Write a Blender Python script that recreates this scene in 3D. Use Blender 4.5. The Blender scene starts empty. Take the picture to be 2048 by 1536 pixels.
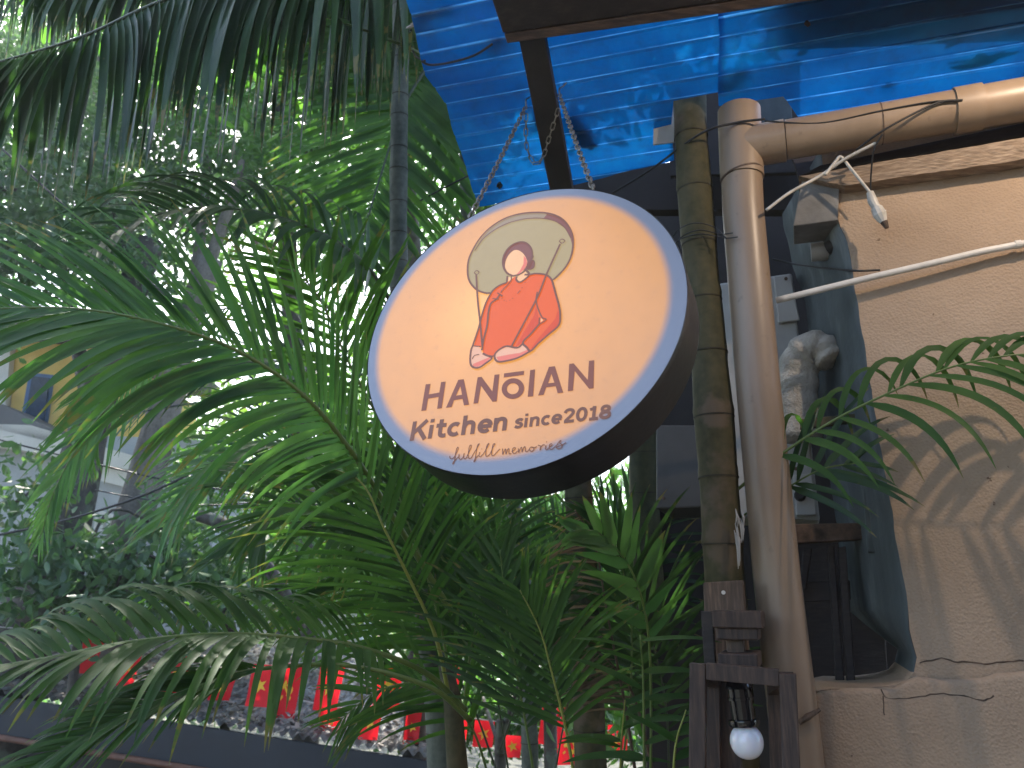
import bpy, bmesh, math, random
import numpy as np
from mathutils import Vector, Matrix, noise
random.seed(7)
rnd = random.Random(11)
S = bpy.context.scene
COL = S.collection

# ------------------------------------------------------------------ camera
F, CX, CY = 1537.0, 1024.0, 768.0
PITCH = math.radians(16)
CAM = Vector((0, 0, 4.0))
cd = bpy.data.cameras.new('camera'); cam = bpy.data.objects.new('camera', cd); COL.objects.link(cam)
cam.location = CAM; cam.rotation_euler = (math.pi/2 + PITCH, 0, 0)
cd.sensor_width = 36; cd.lens = F/2048*36; cd.clip_start = .02; cd.clip_end = 500
cd.dof.use_dof = True; cd.dof.focus_distance = 1.6; cd.dof.aperture_fstop = 7.0
S.camera = cam

# ------------------------------------------------------------------ light
SUN_EL, SUN_AZ = math.radians(50), math.radians(-22)      # azimuth from +Y towards +X
w = bpy.data.worlds.new('World'); S.world = w; w.use_nodes = True
nt = w.node_tree; nt.nodes.clear()
sky = nt.nodes.new('ShaderNodeTexSky'); sky.sky_type = 'NISHITA'; sky.sun_disc = False
sky.sun_elevation = SUN_EL; sky.sun_rotation = SUN_AZ
sky.dust_density = 2.5; sky.air_density = 1.0
bg = nt.nodes.new('ShaderNodeBackground'); bg.inputs[1].default_value = .15
wo = nt.nodes.new('ShaderNodeOutputWorld')
nt.links.new(sky.outputs[0], bg.inputs[0]); nt.links.new(bg.outputs[0], wo.inputs[0])
sl = bpy.data.lights.new('sun', 'SUN'); sl.energy = 5.0; sl.angle = math.radians(.5); sl.color = (1, .95, .86)
so = bpy.data.objects.new('sun', sl); COL.objects.link(so)
sd = Vector((math.sin(SUN_AZ)*math.cos(SUN_EL), math.cos(SUN_AZ)*math.cos(SUN_EL), math.sin(SUN_EL)))
so.rotation_euler = sd.to_track_quat('Z', 'Y').to_euler()
S.view_settings.view_transform = 'Standard'; S.view_settings.look = 'None'
S.view_settings.gamma = 1; S.view_settings.use_curve_mapping = False
EXPO = 2.25
S.view_settings.exposure = EXPO
S.cycles.use_denoising = True
S.cycles.max_bounces = 7; S.cycles.transparent_max_bounces = 10
S.cycles.sample_clamp_indirect = 4
S.cycles.caustics_reflective = False; S.cycles.caustics_refractive = False

# ------------------------------------------------------------------ picture -> place helpers
def tow(x, y, z):
    return Vector((x, z*math.cos(PITCH)-y*math.sin(PITCH), z*math.sin(PITCH)+y*math.cos(PITCH)))
def ray(px, py): return tow((px-CX)/F, -(py-CY)/F, 1.0)
def P(px, py, d): return CAM + ray(px, py)*d
def hit(px, py, o, n):
    r = ray(px, py); return CAM + r*(((o-CAM).dot(n))/r.dot(n))
UP = Vector((0, 0, 1))
WD = Vector((.94, -.342, 0)).normalized()        # along the house wall, to the right (nearer)
WN = Vector((-.342, -.94, 0)).normalized()       # out of the wall, to the viewer
W0 = P(1500, 700, 1.95)                          # on the downpipe axis
def WP(px, py, n): return hit(px, py, W0+WN*n, WN)

# ------------------------------------------------------------------ object helpers
def tag(o, label=None, cat=None, group=None, kind=None):
    if label: o['label'] = label
    if cat: o['category'] = cat
    if group: o['group'] = group
    if kind: o['kind'] = kind
    return o
def thing(name, label, cat, loc, group=None):
    o = bpy.data.objects.new(name, None); o.empty_display_size = .05
    COL.objects.link(o); o.location = loc
    return tag(o, label, cat, group)
def mobj(name, verts, faces, mat, parent=None, smooth=False):
    me = bpy.data.meshes.new(name); me.from_pydata([tuple(v) for v in verts], [], faces); me.update()
    return lobj(name, me, mat, parent, smooth)
def root_of(o):
    while o.parent: o = o.parent
    return o
def lobj(name, me, mat, parent=None, smooth=False):
    if smooth:
        me.polygons.foreach_set('use_smooth', [True]*len(me.polygons))
    if mat is not None: me.materials.append(mat)
    o = bpy.data.objects.new(name, me); COL.objects.link(o)
    if parent:                                   # verts are in world space; things are never rotated
        o.parent = parent
        L = Vector((0, 0, 0)); q = parent
        while q: L += Vector(q.location); q = q.parent
        o.location = -L
    return o
def copyobj(src, parent, M):
    o = src.copy(); COL.objects.link(o)
    o.parent = parent
    L = Vector((0, 0, 0)); q = parent
    while q: L += Vector(q.location); q = q.parent
    o.matrix_basis = Matrix.Translation(-L) @ M
    return o

class MB:
    def __init__(s): s.v = []; s.f = []
    def add(s, v, f):
        b = len(s.v); s.v += [Vector(x) for x in v]; s.f += [tuple(i+b for i in q) for q in f]
    def box(s, c, ax, ay, az, hx, hy, hz, jit=0):
        vs = []
        for i in (-1, 1):
            for j in (-1, 1):
                for k in (-1, 1):
                    vs.append(c+ax*hx*i+ay*hy*j+az*hz*k+(Vector((rnd.uniform(-1, 1), rnd.uniform(-1, 1), rnd.uniform(-1, 1)))*jit))
        s.add(vs, [(0, 1, 3, 2), (4, 6, 7, 5), (0, 4, 5, 1), (2, 3, 7, 6), (0, 2, 6, 4), (1, 5, 7, 3)])
    def tube(s, pts, rad, n=12, caps=True):
        pts = [Vector(p) for p in pts]
        if not hasattr(rad, '__len__'): rad = [rad]*len(pts)
        T0 = (pts[1]-pts[0]).normalized(); a = T0.orthogonal().normalized()
        b0 = len(s.v)
        for i, p in enumerate(pts):
            T = (pts[min(i+1, len(pts)-1)]-pts[max(i-1, 0)])
            if T.length < 1e-9: T = T0
            T.normalize(); a = (a-T*a.dot(T)).normalized(); b = T.cross(a)
            for k in range(n):
                t = 2*math.pi*k/n; s.v.append(p+(a*math.cos(t)+b*math.sin(t))*rad[i])
        for i in range(len(pts)-1):
            for k in range(n):
                A = b0+i*n+k; B = b0+i*n+(k+1) % n
                s.f.append((A, B, B+n, A+n))
        if caps:
            s.f.append(tuple(b0+k for k in range(n))[::-1]); s.f.append(tuple(b0+(len(pts)-1)*n+k for k in range(n)))
    def build(s, name, mat, parent=None, smooth=False, bevel=0):
        o = mobj(name, s.v, s.f, mat, parent, smooth)
        if bevel:
            m = o.modifiers.new('bevel', 'BEVEL'); m.width = bevel; m.segments = 2; m.limit_method = 'ANGLE'
        return o
def autosmooth(o, ang=40):
    me = o.data; me.polygons.foreach_set('use_smooth', [True]*len(me.polygons))
    bm = bmesh.new(); bm.from_mesh(me)
    for e in bm.edges:
        e.smooth = len(e.link_faces) == 2 and e.calc_face_angle(0) < math.radians(ang)
    bm.to_mesh(me); bm.free(); return o
def catmull(pts, n):
    pts = [Vector(p) for p in pts]
    if len(pts) == 2: return [pts[0].lerp(pts[1], i/(n-1)) for i in range(n)]
    q = [pts[0]*2-pts[1]]+pts+[pts[-1]*2-pts[-2]]
    seg = len(pts)-1; out = []
    for i in range(n):
        t = i/(n-1)*seg; k = min(int(t), seg-1); u = t-k
        a, b, c, d = q[k:k+4]
        out.append(.5*((2*b)+(c-a)*u+(2*a-5*b+4*c-d)*u*u+(3*b-3*c+d-a)*u**3))
    return out
def lerp(a, b, t): return a+(b-a)*t

# ------------------------------------------------------------------ materials
class NM:
    def __init__(s, name):
        s.m = bpy.data.materials.new(name); s.m.use_nodes = True; s.t = s.m.node_tree; s.t.nodes.clear()
        s.out = s.t.nodes.new('ShaderNodeOutputMaterial')
    def n(s, typ, **kw):
        x = s.t.nodes.new(typ)
        for k, v in kw.items():
            if k in x.inputs.keys(): x.inputs[k].default_value = v
            else: setattr(x, k, v)
        return x
    def l(s, a, b): s.t.links.new(a, b)
    def coord(s, scale=(1, 1, 1), kind='Object'):
        tc = s.n('ShaderNodeTexCoord'); mp = s.n('ShaderNodeMapping'); mp.inputs['Scale'].default_value = scale
        s.l(tc.outputs[kind], mp.inputs[0]); return mp.outputs[0]
    def noise(s, co, sc, det=4, rough=.55):
        x = s.n('ShaderNodeTexNoise'); x.inputs['Scale'].default_value = sc; x.inputs['Detail'].default_value = det
        x.inputs['Roughness'].default_value = rough
        if co is not None: s.l(co, x.inputs['Vector'])
        return x.outputs[0]
    def ramp(s, fac, stops):
        r = s.n('ShaderNodeValToRGB'); e = r.color_ramp.elements
        while len(e) < len(stops): e.new(.5)
        for i, (p, c) in enumerate(stops):
            e[i].position = p; e[i].color = (*c, 1) if len(c) == 3 else c
        s.l(fac, r.inputs[0]); return r.outputs[0]
    def mix(s, f, a, b, mode='MIX'):
        x = s.n('ShaderNodeMix', data_type='RGBA', blend_type=mode)
        for sock, val in ((x.inputs[0], f), (x.inputs[6], a), (x.inputs[7], b)):
            if isinstance(val, (int, float)): sock.default_value = val
            elif isinstance(val, (tuple, list)): sock.default_value = (*val[:3], 1)
            else: s.l(val, sock)
        return x.outputs[2]
    def bump(s, h, strength=.3, dist=.01):
        b = s.n('ShaderNodeBump'); b.inputs['Strength'].default_value = strength; b.inputs['Distance'].default_value = dist
        s.l(h, b.inputs['Height']); return b.outputs[0]
    def bsdf(s, col, rough=.6, nrm=None, metal=0, spec=.5, **kw):
        b = s.n('ShaderNodeBsdfPrincipled')
        for sock, val in ((b.inputs['Base Color'], col), (b.inputs['Roughness'], rough)):
            if isinstance(val, (int, float)): sock.default_value = val
            elif isinstance(val, (tuple, list)): sock.default_value = (*val[:3], 1)
            else: s.l(val, sock)
        b.inputs['Metallic'].default_value = metal; b.inputs['Specular IOR Level'].default_value = spec
        if nrm is not None: s.l(nrm, b.inputs['Normal'])
        for k, v in kw.items(): b.inputs[k.replace('_', ' ')].default_value = v
        return b.outputs[0]
    def fin(s, sh): s.l(sh, s.out.inputs[0]); return s.m

def _tip(m, ad):
    s_ = m.n('ShaderNodeMath', operation='SUBTRACT'); m.l(ad.outputs[0], s_.inputs[0]); s_.inputs[1].default_value = .5
    return m.ramp(s_.outputs[0], [(.90, (0, 0, 0)), (.98, (.8, .8, .8))])
def settip(o, seg):
    n = len(o.data.vertices); a = o.data.attributes.new('tip', 'FLOAT', 'POINT')
    a.data.foreach_set('value', ((np.arange(n) % (3*(seg+1)))//3)/seg)
def leafmat(name, c1, c2, trans=.4, rough=.38, tcol=None, vein=True, spec=.5):
    m = NM(name); oi = m.n('ShaderNodeObjectInfo'); geo = m.n('ShaderNodeNewGeometry')
    rv = m.n('ShaderNodeMath', operation='ADD'); m.l(oi.outputs['Random'], rv.inputs[0]); m.l(geo.outputs['Random Per Island'], rv.inputs[1])
    fr = m.n('ShaderNodeMath', operation='FRACT'); m.l(rv.outputs[0], fr.inputs[0])
    co = m.coord()
    nz = m.noise(co, 9, 3)
    col = m.mix(fr.outputs[0], c1, c2)
    col = m.mix(m.ramp(nz, [(.35, (0, 0, 0)), (.75, (.6, .6, .6))]), col, tuple(x*.55 for x in c1))
    # small brown spots of wear
    sp = m.ramp(m.noise(co, 60, 2), [(.70, (0, 0, 0)), (.78, (1, 1, 1))])
    spm = m.n('ShaderNodeMath', operation='MULTIPLY'); m.l(sp, spm.inputs[0]); spm.inputs[1].default_value = .5
    col = m.mix(spm.outputs[0], col, (.16, .12, .04))
    at = m.n('ShaderNodeAttribute'); at.attribute_name = 'tip'
    ad = m.n('ShaderNodeMath', operation='ADD'); m.l(at.outputs['Fac'], ad.inputs[0]); m.l(m.noise(co, 22, 3), ad.inputs[1])
    col = m.mix(_tip(m, ad), col, (.17, .13, .055))
    bs = m.bsdf(col, rough, m.bump(m.noise(co, 140, 2), .15, .002), spec=spec)
    tr = m.n('ShaderNodeBsdfTranslucent')
    tc = m.mix(1.0, col, tcol or (1.5, 1.9, .75), 'MULTIPLY'); m.l(tc, tr.inputs[0])
    mx = m.n('ShaderNodeMixShader'); mx.inputs[0].default_value = trans
    m.l(bs, mx.inputs[1]); m.l(tr.outputs[0], mx.inputs[2]); return m.fin(mx.outputs[0])

M = {}
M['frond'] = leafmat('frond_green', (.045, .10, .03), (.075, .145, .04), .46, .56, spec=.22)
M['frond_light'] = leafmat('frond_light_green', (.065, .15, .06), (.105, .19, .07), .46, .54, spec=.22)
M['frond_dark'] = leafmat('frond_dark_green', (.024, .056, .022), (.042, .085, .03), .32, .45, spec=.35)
M['frond_dry'] = leafmat('frond_dry', (.16, .12, .08), (.24, .19, .13), .15, .7, (1.1, 1, .8))
M['canopy'] = leafmat('canopy_leaf', (.055, .13, .035), (.105, .20, .05), .5, .45)
M['canopy_b'] = leafmat('canopy_leaf_blue', (.07, .13, .065), (.11, .18, .09), .42, .4)
M['canopy_y'] = leafmat('canopy_leaf_yellow', (.09, .17, .03), (.15, .22, .05), .45, .45)
def barkmat(name, a, b, c, ring=None, rough=.75, lichen=None):
    m = NM(name); co = m.coord((1, 1, .35))
    n1 = m.noise(co, 14, 6); n2 = m.noise(m.coord(), 45, 4)
    col = m.ramp(n1, [(.3, a), (.5, b), (.72, c)])
    col = m.mix(.35, col, m.ramp(n2, [(.3, tuple(x*.5 for x in a)), (.7, c)]))
    if lichen:
        col = m.mix(m.ramp(m.noise(m.coord(), 7, 5), [(.55, (0, 0, 0)), (.62, (1, 1, 1))]), col, lichen)
    return m.fin(m.bsdf(col, rough, m.bump(n1, .5, .004), spec=.3))
M['trunk_green'] = barkmat('green_palm_trunk', (.03, .032, .014), (.056, .054, .023), (.095, .077, .04), lichen=(.10, .077, .05))
M['trunk_grey'] = barkmat('grey_palm_trunk', (.035, .045, .035), (.075, .085, .065), (.14, .15, .12))
M['trunk_dark'] = barkmat('dark_palm_trunk', (.02, .028, .014), (.045, .05, .022), (.07, .065, .03))
M['ring'] = barkmat('trunk_ring', (.015, .014, .009), (.03, .026, .015), (.06, .05, .03))
M['bark'] = barkmat('tree_bark', (.03, .024, .019), (.06, .05, .04), (.11, .095, .08), lichen=(.10, .11, .08))
M['bark_pale'] = barkmat('pale_tree_bark', (.09, .08, .065), (.16, .14, .12), (.24, .21, .18))
M['rachis'] = NM('rachis_green'); M['rachis'] = M['rachis'].fin(M['rachis'].bsdf((.10, .15, .035), .4))
M['rachis_y'] = NM('rachis_yellow'); M['rachis_y'] = M['rachis_y'].fin(M['rachis_y'].bsdf((.22, .24, .05), .4))
M['rachis_dk'] = NM('rachis_dark'); M['rachis_dk'] = M['rachis_dk'].fin(M['rachis_dk'].bsdf((.03, .045, .018), .45))
def simple(name, c, rough=.6, metal=0, var=.35, sc=20, bump=.2, spec=.5, bd=.003, **kw):
    m = NM(name); co = m.coord(); n = m.noise(co, sc, 6)
    col = m.ramp(n, [(.3, tuple(x*(1-var) for x in c)), (.7, tuple(min(1, x*(1+var*.6)) for x in c))])
    return m.fin(m.bsdf(col, rough, m.bump(m.noise(co, sc*5, 4), bump, bd), metal, spec, **kw))

def stucco():
    m = NM('beige_stucco'); co = m.coord()
    n1 = m.noise(co, 3, 6); n2 = m.noise(co, 120, 6, .6); n3 = m.noise(co, 28, 5)
    col = m.ramp(n1, [(.3, (.31, .225, .155)), (.55, (.38, .28, .195)), (.75, (.44, .33, .235))])
    sp = m.ramp(m.noise(co, 38, 3), [(.72, (0, 0, 0)), (.76, (1, 1, 1))])
    col = m.mix(sp, col, (.14, .09, .06))
    v = m.n('ShaderNodeTexVoronoi'); v.feature = 'F1'; v.inputs['Scale'].default_value = 160; m.l(co, v.inputs['Vector'])
    h = m.mix(.5, n2, v.outputs['Distance'])
    h = m.mix(.35, h, n3)
    return m.fin(m.bsdf(col, .8, m.bump(h, .6, .008), spec=.25))
M['stucco'] = stucco()
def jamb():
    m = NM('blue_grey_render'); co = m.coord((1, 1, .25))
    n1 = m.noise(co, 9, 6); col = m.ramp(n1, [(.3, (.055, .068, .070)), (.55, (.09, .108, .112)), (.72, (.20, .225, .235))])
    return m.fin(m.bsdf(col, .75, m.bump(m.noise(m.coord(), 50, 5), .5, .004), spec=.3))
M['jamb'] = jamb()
def pvc():
    m = NM('grey_pipe_plastic'); co = m.coord((1, 1, .3)); n1 = m.noise(co, 8, 6)
    col = m.ramp(n1, [(.25, (.19, .137, .095)), (.5, (.245, .18, .125)), (.75, (.31, .23, .165))])
    col = m.mix(m.ramp(m.noise(m.coord(), 33, 5), [(.64, (0, 0, 0)), (.76, (.5, .5, .5))]), col, (.11, .075, .05))
    return m.fin(m.bsdf(col, m.ramp(n1, [(0, (.3, .3, .3)), (1, (.5, .5, .5))]), m.bump(m.noise(m.coord(), 60, 3), .08, .002), spec=.5))
M['pvc'] = pvc()
def woodmat(name, a, b, c, axis=(1, 1, 1), rough=.6):
    m = NM(name); co = m.coord(axis); n1 = m.noise(co, 22, 7, .65); n2 = m.noise(m.coord(), 5, 4)
    col = m.ramp(n1, [(.3, a), (.5, b), (.7, c)]); col = m.mix(m.ramp(n2, [(.4, (0, 0, 0)), (.8, (.5, .5, .5))]), col, a)
    return m.fin(m.bsdf(col, rough, m.bump(n1, .45, .003), spec=.4))
M['wood_dark'] = woodmat('dark_stained_wood', (.018, .012, .01), (.045, .028, .022), (.10, .06, .04), (6, 6, .5))
M['wood_post'] = woodmat('worn_brown_wood', (.05, .035, .025), (.10, .065, .045), (.2, .13, .09), (7, 7, .5))
M['wood_beam'] = woodmat('rough_beam_wood', (.12, .085, .06), (.24, .18, .13), (.38, .30, .22), (.6, 3, 8), .85)
M['wood_black'] = woodmat('black_brown_wood', (.012, .009, .009), (.022, .016, .015), (.04, .03, .026), (1, 1, 5))
M['purlin'] = woodmat('brown_purlin', (.03, .022, .022), (.07, .046, .036), (.13, .085, .06), (.6, 5, 5))
M['rust'] = simple('rusty_iron', (.10, .065, .045), .85, 0, .7, 35, .5)
M['white_metal'] = simple('off_white_sheet', (.36, .35, .33), .5, 0, .2, 6, .1)
M['white_plastic'] = simple('white_plastic', (.62, .59, .54), .45, 0, .15, 30, .1)
M['shaded_metal'] = simple('shaded_sheet', (.045, .044, .042), .6, 0, .3, 6, .1)  # darker copy of the off-white sheet; shade of the recess put into the colour
M['block_grey'] = simple('grey_block', (.17, .165, .155), .85, 0, .3, 16, .5)
M['foil'] = simple('wrapped_duct', (.42, .39, .34), .6, 0, .3, 25, .8, bd=.01)
M['black_plastic'] = simple('black_plastic', (.008, .008, .01), .12, 0, .2, 10, .02)
M['cable'] = simple('black_cable', (.012, .012, .013), .5, 0, .2, 10, 0)
M['cable_w'] = simple('white_cable', (.5, .48, .44), .5, 0, .3, 40, .1)
M['chain'] = simple('worn_steel', (.24, .22, .19), .4, .7, .5, 90, .3)
M['dark'] = simple('dark_paint', (.020, .017, .016), .7, 0, .4, 9, .3)
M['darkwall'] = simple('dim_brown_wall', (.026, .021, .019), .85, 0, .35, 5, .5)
M['drum'] = simple('black_drum_metal', (.012, .011, .012), .33, 0, .4, 14, .15)
M['leafdry'] = leafmat('dry_leaf', (.14, .12, .10), (.38, .33, .28), .1, .8, (1, 1, .8))
M['soil'] = simple('soil', (.05, .05, .035), .95, 0, .5, 1.2, .6, bd=.05)
M['deck'] = simple('terrace_concrete', (.16, .14, .12), .85, 0, .3, 3, .4)

def blue_sheet():
    m = NM('blue_translucent_sheet'); co = m.coord()
    n1 = m.noise(co, 5, 6); n2 = m.noise(co, 26, 5)
    col = m.ramp(n1, [(.3, (.0005, .065, .23)), (.55, (.001, .115, .34)), (.75, (.002, .18, .45))])
    dirt = m.ramp(n2, [(.50, (0, 0, 0)), (.8, (.55, .55, .55))])
    col = m.mix(dirt, col, (.01, .06, .16))
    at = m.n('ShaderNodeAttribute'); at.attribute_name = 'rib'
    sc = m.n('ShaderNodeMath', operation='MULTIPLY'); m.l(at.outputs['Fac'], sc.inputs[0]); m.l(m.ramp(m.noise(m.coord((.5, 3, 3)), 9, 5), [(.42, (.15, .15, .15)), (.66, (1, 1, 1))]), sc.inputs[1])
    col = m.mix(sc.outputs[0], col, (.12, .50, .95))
    bs = m.bsdf(col, .25, m.bump(n2, .12, .004), spec=.5)
    tr = m.n('ShaderNodeBsdfTranslucent'); m.l(col, tr.inputs[0])
    tp = m.n('ShaderNodeBsdfTransparent'); m.l(col, tp.inputs[0])
    a = m.n('ShaderNodeMixShader'); a.inputs[0].default_value = .18; m.l(tr.outputs[0], a.inputs[1]); m.l(tp.outputs[0], a.inputs[2])
    b = m.n('ShaderNodeMixShader'); b.inputs[0].default_value = .28; m.l(a.outputs[0], b.inputs[1]); m.l(bs, b.inputs[2])
    return m.fin(b.outputs[0])
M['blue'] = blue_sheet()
def emis(name, col, strength=1.0, mottled=True, rough=.3):
    m = NM(name); co = m.coord()
    sc = strength*(2**-EXPO)
    n = m.noise(co, 60, 4); c = m.ramp(n, [(.3, tuple(x*.93 for x in col)), (.7, col)])
    b = m.n('ShaderNodeBsdfPrincipled'); b.inputs['Roughness'].default_value = rough
    b.inputs['Base Color'].default_value = (*[x*.12 for x in col], 1)
    m.l(c, b.inputs['Emission Color']); b.inputs['Emission Strength'].default_value = sc
    return m.fin(b.outputs[0])

# ================================================================== SETTING
mobj('ground', [(-60, -60, 0), (60, -60, 0), (60, 90, 0), (-60, 90, 0)], [(0, 1, 2, 3)], M['soil'])['kind'] = 'structure'

# ================================================================== ROOF
RV = Vector((.342*math.cos(math.radians(26)), .94*math.cos(math.radians(26)), -math.sin(math.radians(26)))).normalized()
RU = Vector((4, -1.055, .05)).normalized()
RN = RU.cross(RV).normalized()
if RN.z > 0: RN = -RN                              # faces down
R0 = WP(1450, 200, 0.03)
def RP(px, py, off=0): return hit(px, py, R0+RN*off, RN)
def uv(p): d = p-R0; c_ = RU.dot(RV); a_, b_ = d.dot(RU), d.dot(RV); return (a_-c_*b_)/(1-c_*c_), (b_-c_*a_)/(1-c_*c_)
def corr(name, poly, parent, off=0, pitch=.052, amp=.005, mat='blue', seed=0):
    """corrugated sheet whose ribs run along WD, cut to the polygon poly [(u,v)]"""
    vs = [q[1] for q in poly]; v0, v1 = min(vs), max(vs)
    RB = []; nseg = 22; n = int((v1-v0)/pitch*nseg); V = []; Fc = []; cols = 30
    for i in range(n+1):
        v = lerp(v0, v1, i/n); xs = []
        vv = min(max(v, v0+1e-5), v1-1e-5)
        for a, b in zip(poly, poly[1:]+poly[:1]):
            if (a[1]-vv)*(b[1]-vv) <= 0 and a[1] != b[1]:
                xs.append(a[0]+(b[0]-a[0])*(vv-a[1])/(b[1]-a[1]))
        x0, x1 = min(xs), max(xs)
        ph = (v/pitch) % 1
        # flat pans with narrow raised ribs
        q_ = abs(ph-.5); h = amp if q_ < .05 else (amp*(1-(q_-.05)/.05) if q_ < .10 else 0)
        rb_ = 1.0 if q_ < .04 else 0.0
        for k in range(cols+1):
            u = lerp(x0, x1, k/cols)
            edge = .006*noise.noise(Vector((v*9, seed, k*.3))) if k in (0, cols) else 0
            wob = .003*noise.noise(Vector((u*2.2, v*2.2, seed)))+.0006*noise.noise(Vector((u*9, v*9, seed+3)))
            V.append(R0+RU*(u+edge)+RV*v+RN*(off+wob-h)); RB.append(rb_)
    for i in range(n):
        for k in range(cols):
            a = i*(cols+1)+k; Fc.append((a, a+1, a+cols+2, a+cols+1))
    o = mobj(name, V, Fc, M[mat], parent, True)
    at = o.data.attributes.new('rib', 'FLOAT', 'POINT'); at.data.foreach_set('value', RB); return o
roof = thing('porch_roof', 'blue translucent corrugated plastic porch roof overhead', 'roof', RP(1400, 100))
A = [uv(RP(*p)) for p in ((790, -330), (812, 0), (838, 95), (850, 150), (893, 212), (925, 320), (960, 415), (1345, 322), (1346, 195), (1442, 186), (1452, -330))]
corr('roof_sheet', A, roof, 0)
B = [uv(RP(*p, .012)) for p in ((1438, -330), (1437, 212), (1560, 184), (1602, 246), (2048, 158), (2600, 40), (2600, -330))]
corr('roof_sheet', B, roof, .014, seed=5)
# unseen sheets added over the viewer's head, opaque to cut ambient light
u0, v0 = uv(RP(812, -300))
Cp = [(u0, v0-.0), (u0, v0-1.6), (u0+3.4, v0-1.6), (u0+3.4, v0)]
corr('back_shade_sheet', Cp, roof, -.016, pitch=.1, amp=.02, mat='rust', seed=9)
mobj('terrace_floor', [(-1.6, -3.2, 2.45), (4.5, -3.2, 2.45), (4.5, .9, 2.45), (-1.6, .9, 2.45)], [(0, 1, 2, 3)], M['deck'])['kind'] = 'structure'
tag(mobj('added_back_wall', [(-1.0, -3.2, 0), (5, -3.2, 0), (5, -3.2, 7.5), (-1.0, -3.2, 7.5), (-1.0, -3.4, 0), (5, -3.4, 0), (5, -3.4, 7.5), (-1.0, -3.4, 7.5)], [(0, 3, 2, 1), (4, 5, 6, 7), (0, 1, 5, 4), (3, 7, 6, 2), (0, 4, 7, 3), (1, 2, 6, 5)], M['darkwall']), 'dim unseen wall added behind the viewer to cut the sky light', 'wall')  # out of view, added to hold back ambient light from behind
tag(mobj('added_side_wall', [(3.2, -3.2, 0), (3.2, .55, 0), (3.2, .55, 6.4), (3.2, -3.2, 6.4), (3.4, -3.2, 0), (3.4, .55, 0), (3.4, .55, 6.4), (3.4, -3.2, 6.4)], [(0, 1, 2, 3), (4, 7, 6, 5), (0, 4, 5, 1), (3, 2, 6, 7), (1, 5, 6, 2), (0, 3, 7, 4)], M['darkwall']), 'dim unseen side wall added on the right to cut the sky light', 'wall')  # out of view, added to keep ambient light off the right side
# old boards and felt lying on the right half of the sheets
mb = MB()
for (a, b, c_, d_) in (((1480, -300), (2640, -300), (2640, 60), (1560, 100)), ):
    q = [RP(*p, -.05) for p in (a, b, c_, d_)]
    mb.add(q+[x-RN*.02 for x in q], [(0, 1, 2, 3), (7, 6, 5, 4), (0, 4, 5, 1), (1, 5, 6, 2), (2, 6, 7, 3), (3, 7, 4, 0)])
tag(mb.build('roof_board', M['wood_black']), 'dark board lying on top of the blue sheets at the right', 'board')

# purlin and rafter
pur = thing('roof_purlin', 'brown wooden beam running under the front of the blue roof', 'beam', RP(1040, 60, .03))
def beam(o0, o1, up, wv, name, mat, parent, hh, hw, bevel=.003):
    ax = (o1-o0); L = ax.length; ax.normalize()
    m = MB(); m.box((o0+o1)/2, ax, wv, up, L/2, hw, hh); return m.build(name, M[mat], parent, bevel=bevel)
pa, pb_ = RP(1014, 66, .05), RP(1600, -18, .05); pb_ = pa+(pb_-pa)*2.2
beam(pa, pb_, RN, RV, 'timber', 'purlin', pur, .034, .013)
beam(pa-RV*.082-(pb_-pa)*.001, pb_-RV*.082, RN, RV, 'facing_board', 'wood_black', pur, .036, .066)
ra0, ra1 = RP(1063, 60, .035), RP(1128, 400, .035)
raf = thing('roof_rafter', 'dark steel rafter running down to the wall behind the round sign', 'beam', ra0)
ax = (ra1-ra0).normalized(); side = ax.cross(RN).normalized()
m = MB(); m.box((ra0+ra1)/2, ax, side, RN, (ra1-ra0).length/2, .034, .02); m.build('box_section', M['dark'], raf, bevel=.002)
# stuff caught on the sheets
def leaf_blob(px, py, rx, ry, rot, off, name, label, cat, seed, mat='leafdry', spike=.25):
    c = RP(px, py, off); n = 26; V = []; V2 = []
    for i in range(n):
        t = 2*math.pi*i/n
        r = 1+spike*noise.noise(Vector((math.cos(t)*2+seed, math.sin(t)*2, seed)))*2
        x = math.cos(t)*rx*r; y = math.sin(t)*ry*r
        p = RP(px+x*math.cos(rot)-y*math.sin(rot), py+x*math.sin(rot)+y*math.cos(rot), off)
        V.append(p+RN*.004*math.sin(5*t)); V2.append(p-RN*(.006+.004*math.sin(3*t)))
    k = len(V); Fc = [tuple(range(k))]+[tuple(range(2*k-1, k-1, -1))]+[(i, i+k, (i+1) % k+k, (i+1) % k) for i in range(k)]
    return tag(mobj(name, V+V2, Fc, M[mat]), label, cat)
leaf_blob(1163, 265, 42, 17, 1.0, -.012, 'fallen_leaf', 'large dark fallen leaf seen through the blue roof right of the rafter', 'leaf', 1)
leaf_blob(1085, 262, 52, 8, 1.05, -.012, 'fallen_leaf', 'narrow dark leaf seen through the blue roof left of the rafter', 'leaf', 2)
leaf_blob(994, 88, 25, 13, -.6, -.012, 'fallen_leaf', 'crumpled dark leaf clump beside the left end of the brown beam', 'leaf', 3, spike=.6)
leaf_blob(870, 20, 42, 10, -.25, -.012, 'leaf_debris', 'dark leaf debris on the top left corner of the blue roof', 'debris', 4, spike=.7)
leaf_blob(842, 46, 20, 10, -.2, -.012, 'leaf_debris', 'small dark clump at the left edge of the blue roof', 'debris', 5, spike=.7)
leaf_blob(1470, 155, 34, 14, -.6, -.004, 'roof_tear', 'dark curled tear in the blue sheet above the downpipe', 'debris', 6, 'dark', .4)
leaf_blob(1960, 62, 62, 10, -.35, -.004, 'leaf_debris', 'brown debris strip near the top right corner of the blue roof', 'debris', 7, spike=.7)
leaf_blob(1955, 122, 52, 10, -.25, -.004, 'leaf_debris', 'dark debris strip just above the right end of the gutter pipe', 'debris', 8, spike=.6)
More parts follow.
